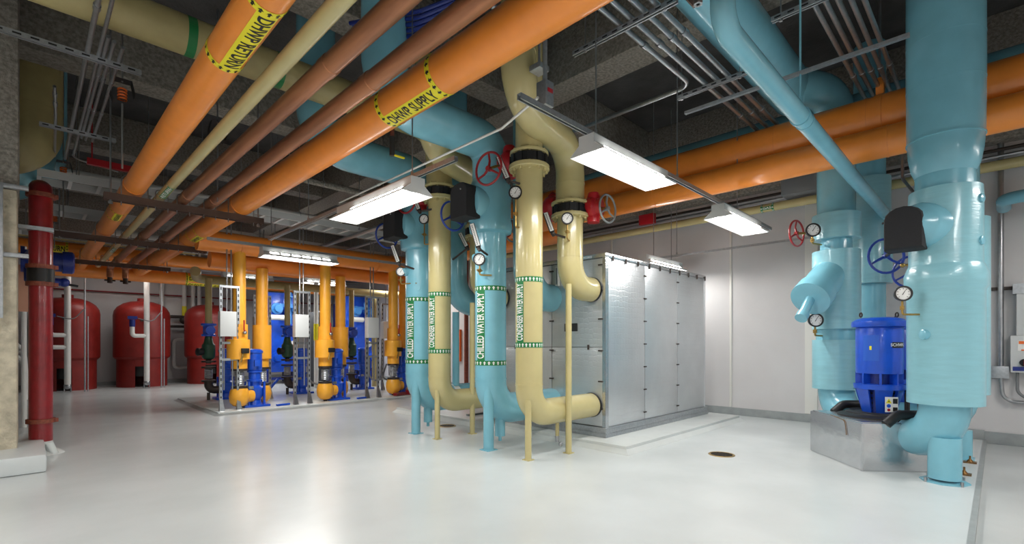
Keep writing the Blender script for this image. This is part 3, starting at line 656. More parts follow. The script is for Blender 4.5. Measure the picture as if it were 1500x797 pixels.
# big beige and blue elbows at far left, behind the concrete column
t = thing('large_beige_elbow', 'large beige jacketed elbow bulging out behind the concrete column', 'pipe', (.05,8.1,3.6), 'large elbows at far left')
MB().pipe([(.05,8.48,CZ-.01),(.05,8.48,3.53),(-2.9,8.48,3.53)], .29, .36, 32, 10).build('elbow', 'beige_dull_or_shaded', t); seam(t, (.05,8.48,4.12), (0,0,1), .29, 'beige_dull_or_shaded')
t = thing('large_blue_elbow', 'large light blue jacketed elbow just behind and below the large beige one', 'pipe', (.0,9.2,3.5), 'large elbows at far left')
MB().pipe([(.06,9.4,CZ-.01),(.06,9.4,3.45),(-2.9,9.4,3.45)], .36, .45, 32, 10).build('elbow', 'cyan', t)
t = thing('red_branch_pipe', 'dark red pipe running back from the top of the red riser', 'pipe', (.1,9,3), 'fire protection piping')
MB().cyl((.12,8.55,3.0),(.12,11.5,3.0),.09).build('pipe_run','red_pipe',t); MB().cyl((.12,11.0,3.0),(.12,11.0,CZ),.01,n=8).build('hanger_rod','steel',t)
tag(MB().bx(.55,1.1,8.2,8.26,3.5,3.58).cyl((.6,8.23,3.5),(.6,8.23,CZ),.008,n=6).build('red_channel','red_gear',loc=(.8,8.2,3.5)),'short red painted steel bar high up at left','bar')
# conduits
def conduit(pts, label, r=.0135, grp='grey steel conduits', R=.15, m='steel'):
    t = thing('conduit', label, 'conduit', pts[len(pts)//2], grp); MB().pipe(pts, r, R, 12).build('conduit_tube', m, t)
    a, b = V(pts[0]), V(pts[1]); L_ = (b-a).length
    for f in (.3, .62): MB().cyl(a+(b-a)*f-(b-a).normalized()*.03, a+(b-a)*f+(b-a).normalized()*.03, r*1.35, n=12).build('coupling', m, t)
    return t
for k, (x, y0, y1, r) in enumerate(((.36,-2.0,8.6,.018), (.43,-2.0,8.1,.014), (.46,4.95,7.6,.014), (.50,5.0,7.65,.014), (.56,5.05,7.65,.014))):
    conduit([(x,y0,3.62),(x,y1,3.62)], ('thick','thin','first open ended','second open ended','third open ended')[k]+' steel conduit of the bundle at upper left', r)
conduit([(.2,6.6,3.75),(.22,7.0,3.62),(.26,8.6,3.62)], 'bent conduit between the beige elbow and the conduit bundle', .014)
conduit([(.43,8.1,3.62),(.43,8.5,3.62),(.9,8.6,3.58)], 'conduit turning toward the orange pipe under the beam', .012)
strut((-.3,5.35,3.59), (.72,5.35,3.59), 'strut under the open ended conduits at upper left')
strut((.1,7.35,3.59), (.75,7.35,3.59), 'strut under the far end of the upper left conduits')
ys = (2.26, 2.15, 2.03, 1.92)
for k, y in enumerate(ys):
    l = ('leftmost','second','third','rightmost')[k]+' of four parallel conduits above the nearest light'
    if k == 0: conduit([(2.4,y,3.9),(4.9,y,3.9),(4.92,3.9,3.9)], l+', bending away', .024, R=.14)
    else: conduit([(2.2,y,3.9),(8.3,y,3.9)], l, .024)
strut((3.55,1.75,3.855), (3.55,2.75,3.855), 'slotted strut under the four conduits, the near one')
strut((4.98,1.70,3.855), (4.98,2.45,3.855), 'slotted strut under the four conduits, the far one')
for (x, y, l) in ((3.55,2.62,'left end of the near'),(3.55,1.85,'right end of the near'),(4.98,1.8,'right end of the far'),(4.98,2.4,'left end of the far')): rod(x, y, 3.83, 'thin rod at the '+l+' strut under the four conduits')
for k in range(5):
    y = 1.06-.075*k; conduit([(2.4,y,3.97),(8.3,y,3.97)], ('leftmost','second','middle','fourth','rightmost')[k]+' of five conduits left of the big blue column', .02)
strut((4.45,.55,3.93), (4.45,1.35,3.93), 'slotted strut under the five conduits by the big blue column')
for y in (1.28,.62): rod(4.45, y, 3.9, 'thin rod holding the strut under the five conduits, '+('left' if y > 1 else 'right')+' end')
conduit([(3.27,3.0,2.95),(3.27,3.2,2.95),(2.75,2.75,3.0),(2.75,2.4,2.95)] if 0 else [tuple(pt(497,297,X=3.2)),tuple(pt(600,250,X=3.1)),tuple(pt(735,188,X=2.9)),tuple(pt(788,143,X=2.75))], 'pale flexible conduit looping between the two nearest lights', .011, R=.12, m='white_pvc')
conduit([(2.0,2.75,3.8),(2.9,2.75,3.8),(3.0,2.9,3.8),(3.0,3.4,3.8)], 'short bent conduit beside the near strut', .016)
t = thing('junction_box', 'grey junction box hanging above the rail of the nearest light', 'box', (2.95,2.62,3.3))
MB().box((2.98,2.6,3.22),(.1,.1,.2)).build('box_body','galv',t,bevel=.004); MB().cyl((2.98,2.6,3.3),(2.98,2.6,CZ),.018,n=10).build('drop_pipe','galv',t)
MB().box((2.98,2.545,3.24),(.06,.006,.03)).build('red_sticker','red_gear',t)
t = thing('junction_box', 'small square junction box beside the beam above the condenser pipe', 'box', (3.3,3.0,3.8))
MB().box((3.3,2.95,3.7),(.13,.13,.05)).build('box_body','galv',t,bevel=.004); MB().cyl((3.3,2.95,3.72),(3.3,2.95,4.5),.012,n=8).build('drop_pipe','galv',t)
t = thing('copper_drop', 'round rusty cap with a brass drop hanging at top centre', 'pipe fitting', (2.9,1.78,3.9))
MB().lathe((2.95,1.78,4.0),(0,0,1),[(0,.02),(0,.11),(.03,.12),(.12,.12)],24).build('cap','copper',t); MB().cyl((2.95,1.78,3.72),(2.95,1.78,4.02),.022).build('brass_drop','brass',t)
MB().cyl((2.95,1.95,4.05),(2.95,2.02,CZ),.02).build('hanger_rod','steel',t)
# overhead blue pipes at right
t = run('blue_sloping_pipe', 'slim light blue pipe crossing in front of the orange mains toward the wall', [(2.58,1.02,CZ-.01),(2.58,1.02,2.86),(8.05,1.02,2.86)], .062, 'cyan', .12, 'light blue pipes at right', 24, (2.6,1,2.9))
seam(t, (4.1,1.02,2.86), (1,0,0), .062, 'cyan', .02); MB().lathe((3.98,1.02,2.86),(1,0,0),[(0,.063),(0,.07),(.03,.07),(.03,.063)],24).bx(3.98,4.01,1.0,1.04,2.92,3.0).cyl((3.995,1.02,3.0),(3.995,1.02,CZ),.007,n=8).build('clevis_hanger','cyan',t)
strut((4.0,.4,3.18), (4.0,1.9,3.18), 'thin strut crossing above the slim blue pipe', slots=False, wd=.025)
run('blue_overhead_pipe', 'large dark lit blue pipe high behind the slim blue pipe', [(-2.9,1.75,4.22),(6.6,1.75,4.22)], .24, 'cyan', .3, 'light blue pipes at right')
run('blue_overhead_pipe', 'blue pipe high behind the orange mains', [(7.35,-1,4.1),(7.35,5.6,4.1)], .22, 'cyan', .3, 'light blue pipes at right')
run('blue_overhead_pipe', 'small blue pipe at right edge behind the big blue column', [(7.9,-2.8,2.86),(7.9,-.05,2.86),(8.4,-.05,2.86)], .07, 'cyan', .15, 'light blue pipes at right')
tt = run('gas_pipe', 'thin yellow beige pipe along the far right wall above the enclosure', [(8.2,-2.9,3.33),(8.2,9.0,3.33)], .062, 'beige', .2, 'wall pipes')
pipe_label(tt, (8.2,2.62,3.33), (0,-1,0), .062, .16, 'GAS', V((-1,0,-.3)), .04, .03, .05, 'green', 'white', arrows=8)
for y, dz, m_ in ((8.32,3.47,'steel'),(8.36,3.56,'dark_steel')): run('wall_conduit', 'thin conduit above the yellow beige wall pipe, '+('lower' if m_=='steel' else 'upper')+' one', [(y,-2.9,dz),(y,9.0,dz)], .022, m_, .2, 'wall pipes', 10)
tag(MB().bx(8.1,8.2,4.45,4.75,3.42,3.6).build('red_alarm_box','red_gear',loc=(8.1,4.6,3.4),bevel=.005),'small red box on the wall pipes above the enclosure','box')
tag(MB().bx(8.0,8.4,1.6,2.3,3.42,3.7).build('grey_trough','grey_pvc',loc=(8.1,2,3.4),bevel=.005),'grey metal trough on the wall pipes left of the rear blue column','box')
# ------------------------------------------------------------------ right hand pump station
U = V((.754,.657,0)); W_ = V((.657,-.754,0)); RB = Matrix((U, -W_, V((0,0,1)))).transposed()
def uw(u, w, z): return V((5.58,.91,0))+U*u+W_*w+V((0,0,z))
t = thing('foil_clad_plinth', 'low silver foil clad box round the base of the blue pump', 'box', uw(.45,.4,0))
mb = MB(); mb.box(uw(.45,.41,.225), (.9,.82,.45), R=RB); mb.build('foil_box', 'alu', t, bevel=.012)
mb = MB(); mb.box(uw(.45,.41,.452), (.86,.78,.01), R=RB); mb.build('top_sheet', 'alu', t)
MB().box(uw(-.002,.003,.22),(.02,.02,.44),R=RB).build('corner_trim', 'alu', t)
MB().pipe([uw(.5,-.003,.46),uw(.25,-.006,.44),uw(.22,-.008,.3)], .004, .05, 6).build('loose_wire', 'bronze', t)
C1 = V((5.68,.33,0))
t = thing('blue_suction_riser', 'largest light blue insulated pipe column at right with two elbows', 'pipe', C1, 'light blue pump columns')
E1 = uw(0, .54, .34)
MB().pipe([C1+V((0,0,.8)), C1+V((0,0,.34)), C1+U*.36+V((0,0,.34))], .178, .33, 32, 12).build('lower_elbow', 'cyan', t)
MB().lathe(C1, (0,0,1), [(.68,.18),(.68,.262),(1.66,.262),(1.69,.278),(1.80,.282),(1.86,.262),(1.88,.255)], 48).build('lower_jacket', 'cyan_jacket', t)
MB().lathe(C1, (0,0,1), [(1.86,.255),(1.9,.248),(2.46,.25),(2.54,.246),(2.55,.19)], 48).build('valve_jacket', 'cyan_jacket', t)
MB().lathe(C1, (0,0,1), [(2.5,.205),(2.7,.205)], 40).build('neck', 'cyan', t)
MB().lathe(C1, (0,0,1), [(2.61,.10),(2.62,.165),(2.66,.20),(2.74,.232),(2.86,.252),(3.0,.262),(3.5,.266),(CZ-.01,.266)], 48).build('upper_jacket', 'cyan', t)
for z in (2.98, 3.45, 3.83): seam(t, C1+V((0,0,z)), (0,0,1), .264, 'cyan', .014)
MB().add([C1+Matrix.Rotation(-.62+.0*k,3,'Z')@V((.0,0,0)) for k in range(0)], []) if 0 else None
sd = W_*.8-U*.0
MB().box(C1+W_*.262+V((0,0,1.5)),(.07,.012,1.7),R=RB).build('jacket_lap', 'cyan_jacket', t, bevel=.004)
for z, a in ((2.41,.48),(2.06,.50)):
    n = Matrix.Rotation(a, 3, 'Z') @ -U; MB().lathe(C1+n*.245+V((0,0,z)), n, [(0,.036),(.016,.036),(.02,.028)], 20).build('access_plug', 'cyan', t)
f = MB().lathe(C1+V((-.02,0,.03)), (0,0,1), [(0,.115),(.36,.115)], 28).build('support_leg', 'cyan', t)
MB().lathe(C1+V((-.02,0,.0)), (0,0,1), [(.0,.17),(.012,.17)], 8).build('base_plate', 'cyan', f)
bb = MB()
for k in range(4): a = PI/8+PI/2*k+.4; bb.cyl(C1+V((-.02+.165*math.cos(a),.165*math.sin(a),.0)), C1+V((-.02+.165*math.cos(a),.165*math.sin(a),.04)), .012, n=6)
stuff(bb.build('anchor_bolts', 'steel', f))
# covered actuator
v = thing('valve_actuator', 'black fabric covered actuator with blue handwheel on the big blue column', 'valve', C1+V((-.2,.25,2.2)), 'black covered valve actuators')
dn = (-W_*.93-U*.2).normalized(); sd = Matrix.Rotation(PI/2,3,'Z')@dn
MB().lathe(C1+dn*.1+V((0,0,2.22)), dn, [(0,.2),(.17,.2),(.2,.19),(.22,.17),(.3,.15)], 32).build('insulated_boss', 'cyan', v)
c = C1+dn*.40+V((0,0,2.19)); pf = [(.125,-.17)]+[(.125*math.cos(PI*k/8), .08+.1*math.sin(PI*k/8)) for k in range(9)]+[(-.125,-.17)]
n_ = len(pf); vs = []
dn2 = (-U*.72-W_*.69).normalized(); sd2 = Matrix.Rotation(PI/2,3,'Z')@dn2
for dd, sc in ((-.14,1),(.02,1.0),(.06,.98),(.085,.92)):
    for (a, b) in pf: vs.append(c+dn2*dd+sd2*a*sc*1.1+V((0,0,b*sc*1.06)))
MB().add(vs, [(i*n_+j, i*n_+(j+1)%n_, (i+1)*n_+(j+1)%n_, (i+1)*n_+j) for i in range(3) for j in range(n_)]+[tuple(range(n_)), tuple(range(4*n_-1,3*n_-1,-1))]).build('fabric_cover', 'black_cloth', v, bevel=.006)
MB().cyl(c-sd*.127+V((0,0,.08))-dn*.01, c-sd*.127+V((0,0,.08))+dn*.09, .007, n=8).ball(c-sd*.13+dn*.08+V((0,0,.08)),.01).build('cover_strap', 'black', v)
hc = pt(1298,375,X=5.93)
MB().cyl(c+sd*.0+V((0,0,-.1)), hc, .014, n=8).build('wheel_shaft', 'dark_steel', v)
handwheel(v, hc, U, .165, 'blue_wheel')
handwheel(v, pt(1334,398,X=6.1), W_*.75+U*.5, .15, 'blue_wheel')
MB().ball(hc+V((.05,-.12,-.1)), .022).cyl(hc+V((.05,-.12,-.1)), hc+V((.05,-.2,-.1)), .012, n=8).build('brass_cock', 'brass', v)
# second column
C2 = V((6.95,1.39,0)); E2 = C2-U*.36
t = thing('blue_strainer_riser', 'second light blue pipe column left of the blue pump, with an angled strainer branch', 'pipe', C2, 'light blue pump columns')
MB().pipe([C2+V((0,0,.8)), C2+V((0,0,.36)), C2-U*.42+V((0,0,.36))], .19, .32, 32, 12).build('lower_elbow', 'cyan', t)
MB().lathe(C2, (0,0,1), [(.66,.2),(.66,.25),(1.25,.25),(1.25,.2)], 40).build('lower_jacket', 'cyan_jacket', t)
MB().lathe(C2, (0,0,1), [(1.2,.21),(1.4,.21)], 36).build('neck', 'cyan', t)
MB().lathe(C2, (0,0,1), [(1.38,.2),(1.38,.25),(2.32,.25),(2.33,.2)], 40).build('strainer_jacket', 'cyan_jacket', t)
MB().lathe(C2, (0,0,1), [(2.32,.165),(2.48,.165)], 36).build('neck', 'cyan', t)
MB().lathe(C2, (0,0,1), [(2.46,.18),(2.46,.252),(2.76,.252),(2.77,.2)], 40).build('valve_jacket', 'cyan_jacket', t)
MB().pipe([C2+V((0,0,2.74)), C2+V((0,0,4.22)), V((6.2,1.75,4.22))], .2, .3, 32, 8).build('upper_pipe', 'cyan', t)
ax = V((-.70,.16,-.50)).normalized(); p0 = C2+V((-.05,.03,2.08)); 
sb = MB().lathe(p0, ax, [(0,.19),(.46,.19),(.465,.21),(.63,.21),(.635,.19),(.64,.17),(.642,.02)], 36).build('strainer_branch', 'cyan', t)
MB().cyl(p0+ax*.62, p0+ax*.84+V((.03,0,-.07)), .052).cyl(p0+ax*.82+V((.03,0,-.066)), p0+ax*.89+V((.03,0,-.08)), .066).build('blowdown_pipe', 'cyan', sb)
v = thing('gear_valve_wheel', 'pale red handwheel on a shaft left of the strainer column', 'valve', C2+V((-.3,.35,2.5)))
hc = pt(1167,342,X=6.62)
handwheel(v, hc, V((-.5,1,0)) if 0 else V((.25,1,0)), .155, 'red_wheel'); MB().cyl(hc, C2+V((-.1,.1,2.55)), .016, n=8).build('wheel_shaft', 'brass', v)
g_ = pt(1191,337,X=6.6); gauge(g_, (-.85,-.5,0), .075, C2+V((-.15,.12,2.40)), 'black pressure gauge on the upper ring of the strainer column')
g_ = pt(1195,469,X=6.55); gauge(g_, (-.85,-.5,0), .075, C2+V((-.15,.10,1.30)), 'black pressure gauge below the strainer branch')
g_ = pt(1323,430,X=5.35); gauge(g_, (-.9,-.4,0), .062, C1+V((-.18,.12,g_.z-.18)), 'black pressure gauge beside the big blue column above the pump')
tag(MB().lathe(C1-W_*.2-U*.1+V((0,0,1.28)), -W_, [(-.1,.03),(.06,.045),(.07,.03)], 14).build('tapping_boss','cyan',loc=C1+V((0,0,1.28))), 'small blue tapping stub on the left of the big blue column', 'pipe fitting')
t = run('blue_rear_riser', 'slimmer light blue riser standing behind the strainer column', [(8.0,1.22,.3),(8.0,1.22,CZ-.01)], .18, 'cyan', .3, 'light blue pump columns')
MB().lathe((8.0,1.22,0), (0,0,1), [(2.0,.19),(2.0,.25),(2.5,.25),(2.5,.19)], 36).lathe((8.0,1.22,0),(0,0,1),[(2.5,.18),(2.5,.235),(3.4,.235)],36).build('valve_jacket', 'cyan_jacket', t)
t = run('blue_rear_riser', 'light blue column hidden behind the big blue column, its foot showing at right', [(7.2,.95,.36),(6.98,.30,.36),(6.98,.30,CZ-.01)], .17, 'cyan', .3, 'light blue pump columns')
foot(t, 6.95, .27, .3, .085, 'cyan'); MB().lathe((6.98,.30,0), (0,0,1), [(.68,.18),(.68,.25),(2.5,.25),(2.5,.18)], 36).build('jacket', 'cyan_jacket', t)
# the blue pumps
def vertical_pump(c, label, plate):
    c = V(c); t = thing('vertical_pump', label, 'pump', c, 'blue vertical pumps')
    L_ = lambda pr, nm, m='blue', n=40: MB().lathe(c, (0,0,1), pr, n).build(nm, m, t)
    L_([(1.375,.2),(1.375,.232),(1.40,.238),(1.43,.232),(1.455,.2),(1.47,.14),(1.475,.0)], 'motor_cap')
    L_([(.9,.196),(.92,.2),(1.36,.2),(1.385,.19)], 'motor_barrel')
    L_([(.78,.1),(.78,.12),(.9,.12)], 'shaft_housing', 'dark_blue')
    for k in range(8): a = 2*PI*k/8+.2; MB().box(c+V((.155*math.cos(a),.155*math.sin(a),.85)), (.09,.018,.12), a).build('rib', 'blue', t)
    L_([(.74,.19),(.74,.215),(.79,.218),(.795,.19)], 'motor_flange')
    mb = MB()
    for k in range(6):
        a = 2*PI*k/6+.35; a2 = .2; vs = []
        for z, r in ((.45,.13),(.745,.205)):
            for da in (-.38,.38): vs.append(c+V((r*math.cos(a+da), r*math.sin(a+da), z)))
            for da in (.38,-.38): vs.append(c+V(((r-.03)*math.cos(a+da), (r-.03)*math.sin(a+da), z)))
        mb.add(vs, [(0,1,2,3),(4,5,6,7),(0,1,5,4),(1,2,6,5),(2,3,7,6),(3,0,4,7)])
    mb.build('lantern_bracket', 'blue', t)
    gr = MB()
    for i in range(18):
        for j in range(5): a = 2*PI*i/18; gr.box(c+V((.128*math.cos(a),.128*math.sin(a),.5+.05*j)), (.004,.02,.02), a)
    stuff(gr.build('guard_perforation', 'black', MB().lathe(c, (0,0,1), [(.45,.125),(.74,.125)], 24).build('coupling_guard', 'dark_blue', t)))
    L_([(.30,.2),(.44,.2),(.46,.15)], 'pump_casing', 'dark_blue')
    for a in (2.2, -.9):
        e = V((math.cos(a), math.sin(a), 0)); MB().torus(c+e*.17+V((0,0,1.50)), e, .022, .007, 14, 6).build('lifting_eye', 'dark_steel', t)
    view = V((-1,-.6,0)).normalized()
    if plate:
        n = V((-.40,-1.0,0)).normalized(); o = c+V((0,0,1.17)); d = V((0,0,1)).cross(n)
        # lettering runs horizontally round the motor barrel: wrap about the vertical axis
        def ring(vs, fs, z, R, a0):
            mb = MB(); base = math.atan2(view.y, view.x)+a0
            mb.add([c+V((R*math.cos(base+x/R), R*math.sin(base+x/R), z+y)) for x, y in vs], fs); return mb
        def grid(w, h, k=8): return [(w*(i/k-.5), s*h/2) for i in range(k+1) for s in (-1,1)], [(2*i,2*i+2,2*i+3,2*i+1) for i in range(k)]
        gv, gf = grid(.145, .058); p = build_flat(ring(gv, gf, 1.19, .2025, .50), 'name_plate', 'black', t)
        tv, tf = glyphs('SCHWP-2', .042, cuts=0); build_flat(ring(tv, tf, 1.19, .2045, .50), 'lettering', 'white', p)
        gv, gf = grid(.14, .26); build_flat(ring(gv, gf, 1.16, .2015, -.75), 'faded_plate', 'blue_faded', t)
        gv, gf = grid(.02, .04, 2); build_flat(ring(gv, gf, 1.16, .203, -.75), 'sticker', 'yellow', t)
        n = view; d = V((0,0,1)).cross(n); o = c+n*.205+d*.02+V((0,0,.60))
        q = lambda w, h, x, y, off, nm, m, par: build_flat(flat([(x-w/2,y-h/2),(x+w/2,y-h/2),(x+w/2,y+h/2),(x-w/2,y+h/2)], [(0,1,2,3)], o, d, n, off), nm, m, par)
        lb = MB().box(o, (.11,.006,.15), R=Matrix((d, n, V((0,0,1)))).transposed()).build('warning_label', 'white', t)
        def tri(x, y, s, nm, m, off): build_flat(flat([(x-s,y-s*.8),(x+s,y-s*.8),(x,y+s)], [(0,1,2)], o, d, n, off), nm, m, lb)
        tri(-.025,.035,.026,'warning_triangle','yellow',.004); tri(-.025,.033,.008,'triangle_mark','ink',.005)
        q(.04,.05,.03,.035,.004,'hand_symbol','ink',lb); q(.04,.04,.03,-.045,.004,'text_block','ink',lb)
        build_flat(flat([(-.025+.018*math.cos(a*PI/8),-.012+.018*math.sin(a*PI/8)) for a in range(16)], [tuple(range(16))], o, d, n, .004), 'blue_disc', 'blue', lb)
        build_flat(flat([(-.025+.014*math.cos(a*PI/8),-.052+.014*math.sin(a*PI/8)) for a in range(16)], [tuple(range(16))], o, d, n, .004), 'red_disc', 'red_gear', lb)
    return t
PC = V((6.215,.867,0))
vertical_pump(PC, 'bright blue vertical pump with black name plate between the two blue columns', True)
vertical_pump((7.36,.72,0), 'blue pump mostly hidden behind the front one and the big column', False)
MB().box((0,0,0),(1,1,1)) if 0 else None
t = thing('rubber_cover', 'black rubber covers and hose lying over the pump base', 'cover', PC+V((0,0,.45)))
MB().torus(PC+V((0,0,.465)), (0,0,1), .25, .05, 32, 8).build('cover_ring', 'black', t)
MB().lathe(PC+V((0,0,.45)), (0,0,1), [(0,.36),(.02,.36),(.05,.26)], 28).build('cover_skirt', 'black', t)
for s_ in (-.43, .40): MB().pipe([PC+U*s_-W_*.22+V((0,0,.44)), PC+U*s_-W_*.12+V((0,0,.53)), PC+U*s_+W_*.12+V((0,0,.53)), PC+U*s_+W_*.22+V((0,0,.44))], .045, .09, 14).build('pipe_cuff', 'black', t)
MB().pipe([PC+W_*.12-U*.22+V((0,0,.5)), PC+W_*.12-U*.22+V((0,0,.76)), PC+W_*.3-U*.2+V((0,0,.76)), PC+W_*.34-U*.16+V((0,0,.46))], .022, .07, 12).build('black_hose', 'black', t)
MB().lathe(PC+W_*.36-U*.12+V((0,0,.45)), (0,0,1), [(0,.06),(.25,.06),(.27,.03)], 16).build('hose_boot', 'black', t)
for (x, y) in ((6.75,.20),(6.1,.22)):
    tag(MB().box((x,y,.005),(.1,.1,.01)).lathe((x,y,.01),(0,0,1),[(0,.03),(.03,.008),(.06,.008)],10).build('anchor_bracket','bronze',loc=(x,y,0)), 'small anchor bolt bracket on the floor right of the big blue column, '+('farther' if x>6.5 else 'nearer')+' one', 'bracket')
# ------------------------------------------------------------------ wall gear at the right edge
t = thing('wall_conduit', 'vertical grey conduit on the wall between the big column and the control panel', 'conduit', (8.44,.1,1))
cx_ = pt(1466,500,X=8.44).y
MB().cyl((8.44,cx_,.92),(8.44,cx_,4.4),.028,n=12).build('conduit_tube','steel',t); MB().bx(8.40,8.5,cx_-.075,cx_+.11,.78,.93).build('junction_box','galv',t,bevel=.005)
MB().pipe([(8.44,cx_,.8),(8.44,cx_-.02,.5),(8.44,cx_-.32,.5),(8.44,cx_-.34,.86)], .02, .12, 10).build('flexible_loop','steel',t)
MB().bx(8.46,8.5,cx_-.6,cx_+.4,1.86,1.9).build('wall_strut','dark_steel',t)
t = thing('control_panel', 'white wall control panel with orange warning label at the right edge', 'panel', (8.4,cx_-.5,.9))
py0 = pt(1480,500,X=8.35).y
MB().bx(8.34,8.5,py0-.5,py0+.0,.86,1.3).build('lower_case','enclosure_grey',t,bevel=.008)
MB().bx(8.36,8.5,py0-.5,py0-.05,1.3,1.85).build('upper_case','enclosure_grey',t,bevel=.008)
MB().bx(8.35,8.5,py0-.5,py0-.02,1.80,1.92).build('top_duct','galv',t)
MB().bx(8.335,8.34,py0-.35,py0-.06,1.12,1.24).build('warning_label','white',t); MB().bx(8.33,8.335,py0-.35,py0-.07,1.2,1.235).bx(8.33,8.335,py0-.35,py0-.09,1.12,1.135).build('orange_stripe','warn_orange',t)
MB().lathe((8.34,py0-.12,.98),(-1,0,0),[(0,.045),(.03,.045),(.04,.03)],20).build('switch_ring','black',t); MB().box((8.29,py0-.12,.98),(.03,.02,.06)).build('red_switch','red_gear',t)
MB().bx(8.335,8.34,py0-.45,py0-.02,.88,.93).build('blue_strip','dark_blue',t)
MB().bx(8.355,8.36,py0-.3,py0-.15,1.68,1.74).build('green_badge','green',t)
MB().bx(8.35,8.36,py0-.22,py0-.12,1.35,1.6).build('vent_slots','galv',t)
MB().pipe([(8.42,py0-.06,.87),(8.42,py0-.06,.62),(8.42,py0-.3,.4),(8.42,py0-.5,.4)], .016, .1, 10).build('cable_loop','grey_pvc',t)
conduit([tuple(pt(1322,150,X=7.0)),tuple(pt(1322,262,X=7.0)),tuple(pt(1350,296,X=6.6))], 'grey conduit bending into the back of the big blue column valve', .016, R=.1)
# ------------------------------------------------------------------ pump plinth with heating pumps
PX, PY, PZ = 2.28, 9.25, .05
struct(MB().bx(PX, 8.2, PY, 12.35, 0, PZ).build('floor_plinth', 'pad', bevel=.012))
struct(MB().add([(PX-.07,PY-.07,.001),(8.2,PY-.07,.001),(8.2,PY,.03),(PX,PY,.03),(PX-.07,12.4,.001),(PX,12.35,.03)], [(0,1,2,3),(0,3,5,4)]).build('floor_plinth_cove', 'base_grey'))
def inline_pump(c, label):
    c = V(c); t = thing('inline_pump', label, 'pump', c, 'small blue inline pumps')
    MB().box(c+V((0,0,.02)), (.44,.36,.04)).build('base_plate', 'blue', t, bevel=.008)
    MB().lathe(c, (0,0,1), [(.04,.12),(.12,.1),(.2,.15),(.34,.15),(.38,.1),(.46,.1)], 20).build('volute', 'blue', t)
    for s in (-1,1):
        for q in (-1,1): MB().box(c+V((s*.13,q*.11,.24)), (.03,.05,.44)).build('stand_leg', 'blue', t)
    MB().lathe(c, (0,0,1), [(.46,.13),(.49,.13),(.5,.1),(.62,.1),(.63,.125),(.66,.125)], 20).build('lantern', 'blue', t)
    MB().lathe(c, (0,0,1), [(.66,.11),(.68,.125),(.97,.125),(.99,.14),(1.02,.14),(1.05,.11),(1.06,.04)], 24).build('motor', 'blue', t)
    MB().box(c+V((.0,-.14,.8)), (.1,.06,.12)).build('terminal_box', 'blue', t, bevel=.01)
    MB().box(c+V((-.1,-.13,.36)), (.08,.04,.05)).build('seal_fitting', 'steel', t)
    return t
def drop(x, y, r, label, low):
    """orange drop from the header: jacketed valve, flexible joint, round suction elbow"""
    t = thing('pump_drop_pipe', label, 'pipe', (x,y,PZ), 'orange pump drops')
    MB().cyl((x,y,1.5),(x,y,2.86 if low else 2.64), r, n=24).build('drop_pipe', 'orange_light', t)
    if low:
        MB().lathe((x,y,0), (0,0,1), [(1.28,.1),(1.28,.135),(1.55,.135),(1.55,.1)], 28).build('upper_jacket', 'orange_light', t)
        MB().lathe((x-.02,y-.02,0), (0,0,1), [(.93,.1),(.93,.185),(1.28,.185),(1.29,.1)], 32).build('valve_jacket', 'orange_light', t)
        MB().cyl((x,y,.76),(x,y,.95),.13,n=24).build('lower_jacket', 'orange_light', t)
        MB().box((x+.03,y-.22,1.08),(.12,.07,.09)).cyl((x,y-.2,1.08),(x,y-.1,1.08),.03).build('valve_handle', 'black', t, bevel=.01)
        MB().cyl((x+.0,y-.22,1.04),(x-.04,y-.23,.88),.014,n=8).build('brass_tap', 'brass', t)
        MB().pipe([(x+.06,y-.15,1.44),(x+.02,y-.2,1.42),(x+.02,y-.2,1.62)],.012,.03,8).build('red_lever', 'red_gear', t)
        MB().ball((x+.04,y-.17,1.40),.035).build('ball_valve', 'steel', t)
    else:
        MB().lathe((x,y,0), (0,0,1), [(.92,.1),(.92,.165),(1.56,.165),(1.56,.1)], 32).build('valve_jacket', 'orange_light', t)
        MB().cyl((x,y,.76),(x,y,.93),.12,n=24).build('lower_jacket', 'orange_light', t)
    for z in (.74,.43): MB().cyl((x,y,z-.02),(x,y,z+.02),.13,n=20).build('flange', 'dark_steel', t)
    br = MB(); 
    for k in range(7): br.torus((x,y,.49+.033*k),(0,0,1),.065,.018,20,6)
    br.build('braided_joint', 'galv', t)
    MB().lathe((x,y,0), (0,0,1), [(.08,.03),(.1,.1),(.16,.15),(.26,.165),(.36,.15),(.42,.12)], 28).cyl((x,y,.26),(x+(.22 if low else -.2),y+(.06 if low else -.1),.26),.12,n=20).build('suction_bulb', 'orange_light', t)
    MB().cyl((x,y,PZ),(x,y,.12),.035).build('foot', 'dark_steel', t)
    return t
xs = (2.99, 4.56, 6.12)
nm = ('left','middle','right')
P0 = inline_pump((xs[0],9.72,PZ), 'blue inline pump at the front left of the plinth')
D0 = drop(2.70,9.60,.105, 'orange pipe drop with black handled valve, front left', True)
D1 = drop(3.20,9.98,.105, 'plain jacketed orange pipe drop, second from left', False)
for k in (1, 2):
    dx = xs[k]-xs[0]
    copy_thing(P0, (dx,0,0), 'blue inline pump at the front '+('middle' if k==1 else 'right')+' of the plinth')
    copy_thing(D0, (dx,0,0), 'orange pipe drop with black handled valve, front '+nm[k])
    copy_thing(D1, (dx,0,0), 'plain jacketed orange pipe drop behind the '+nm[k]+' front pump')
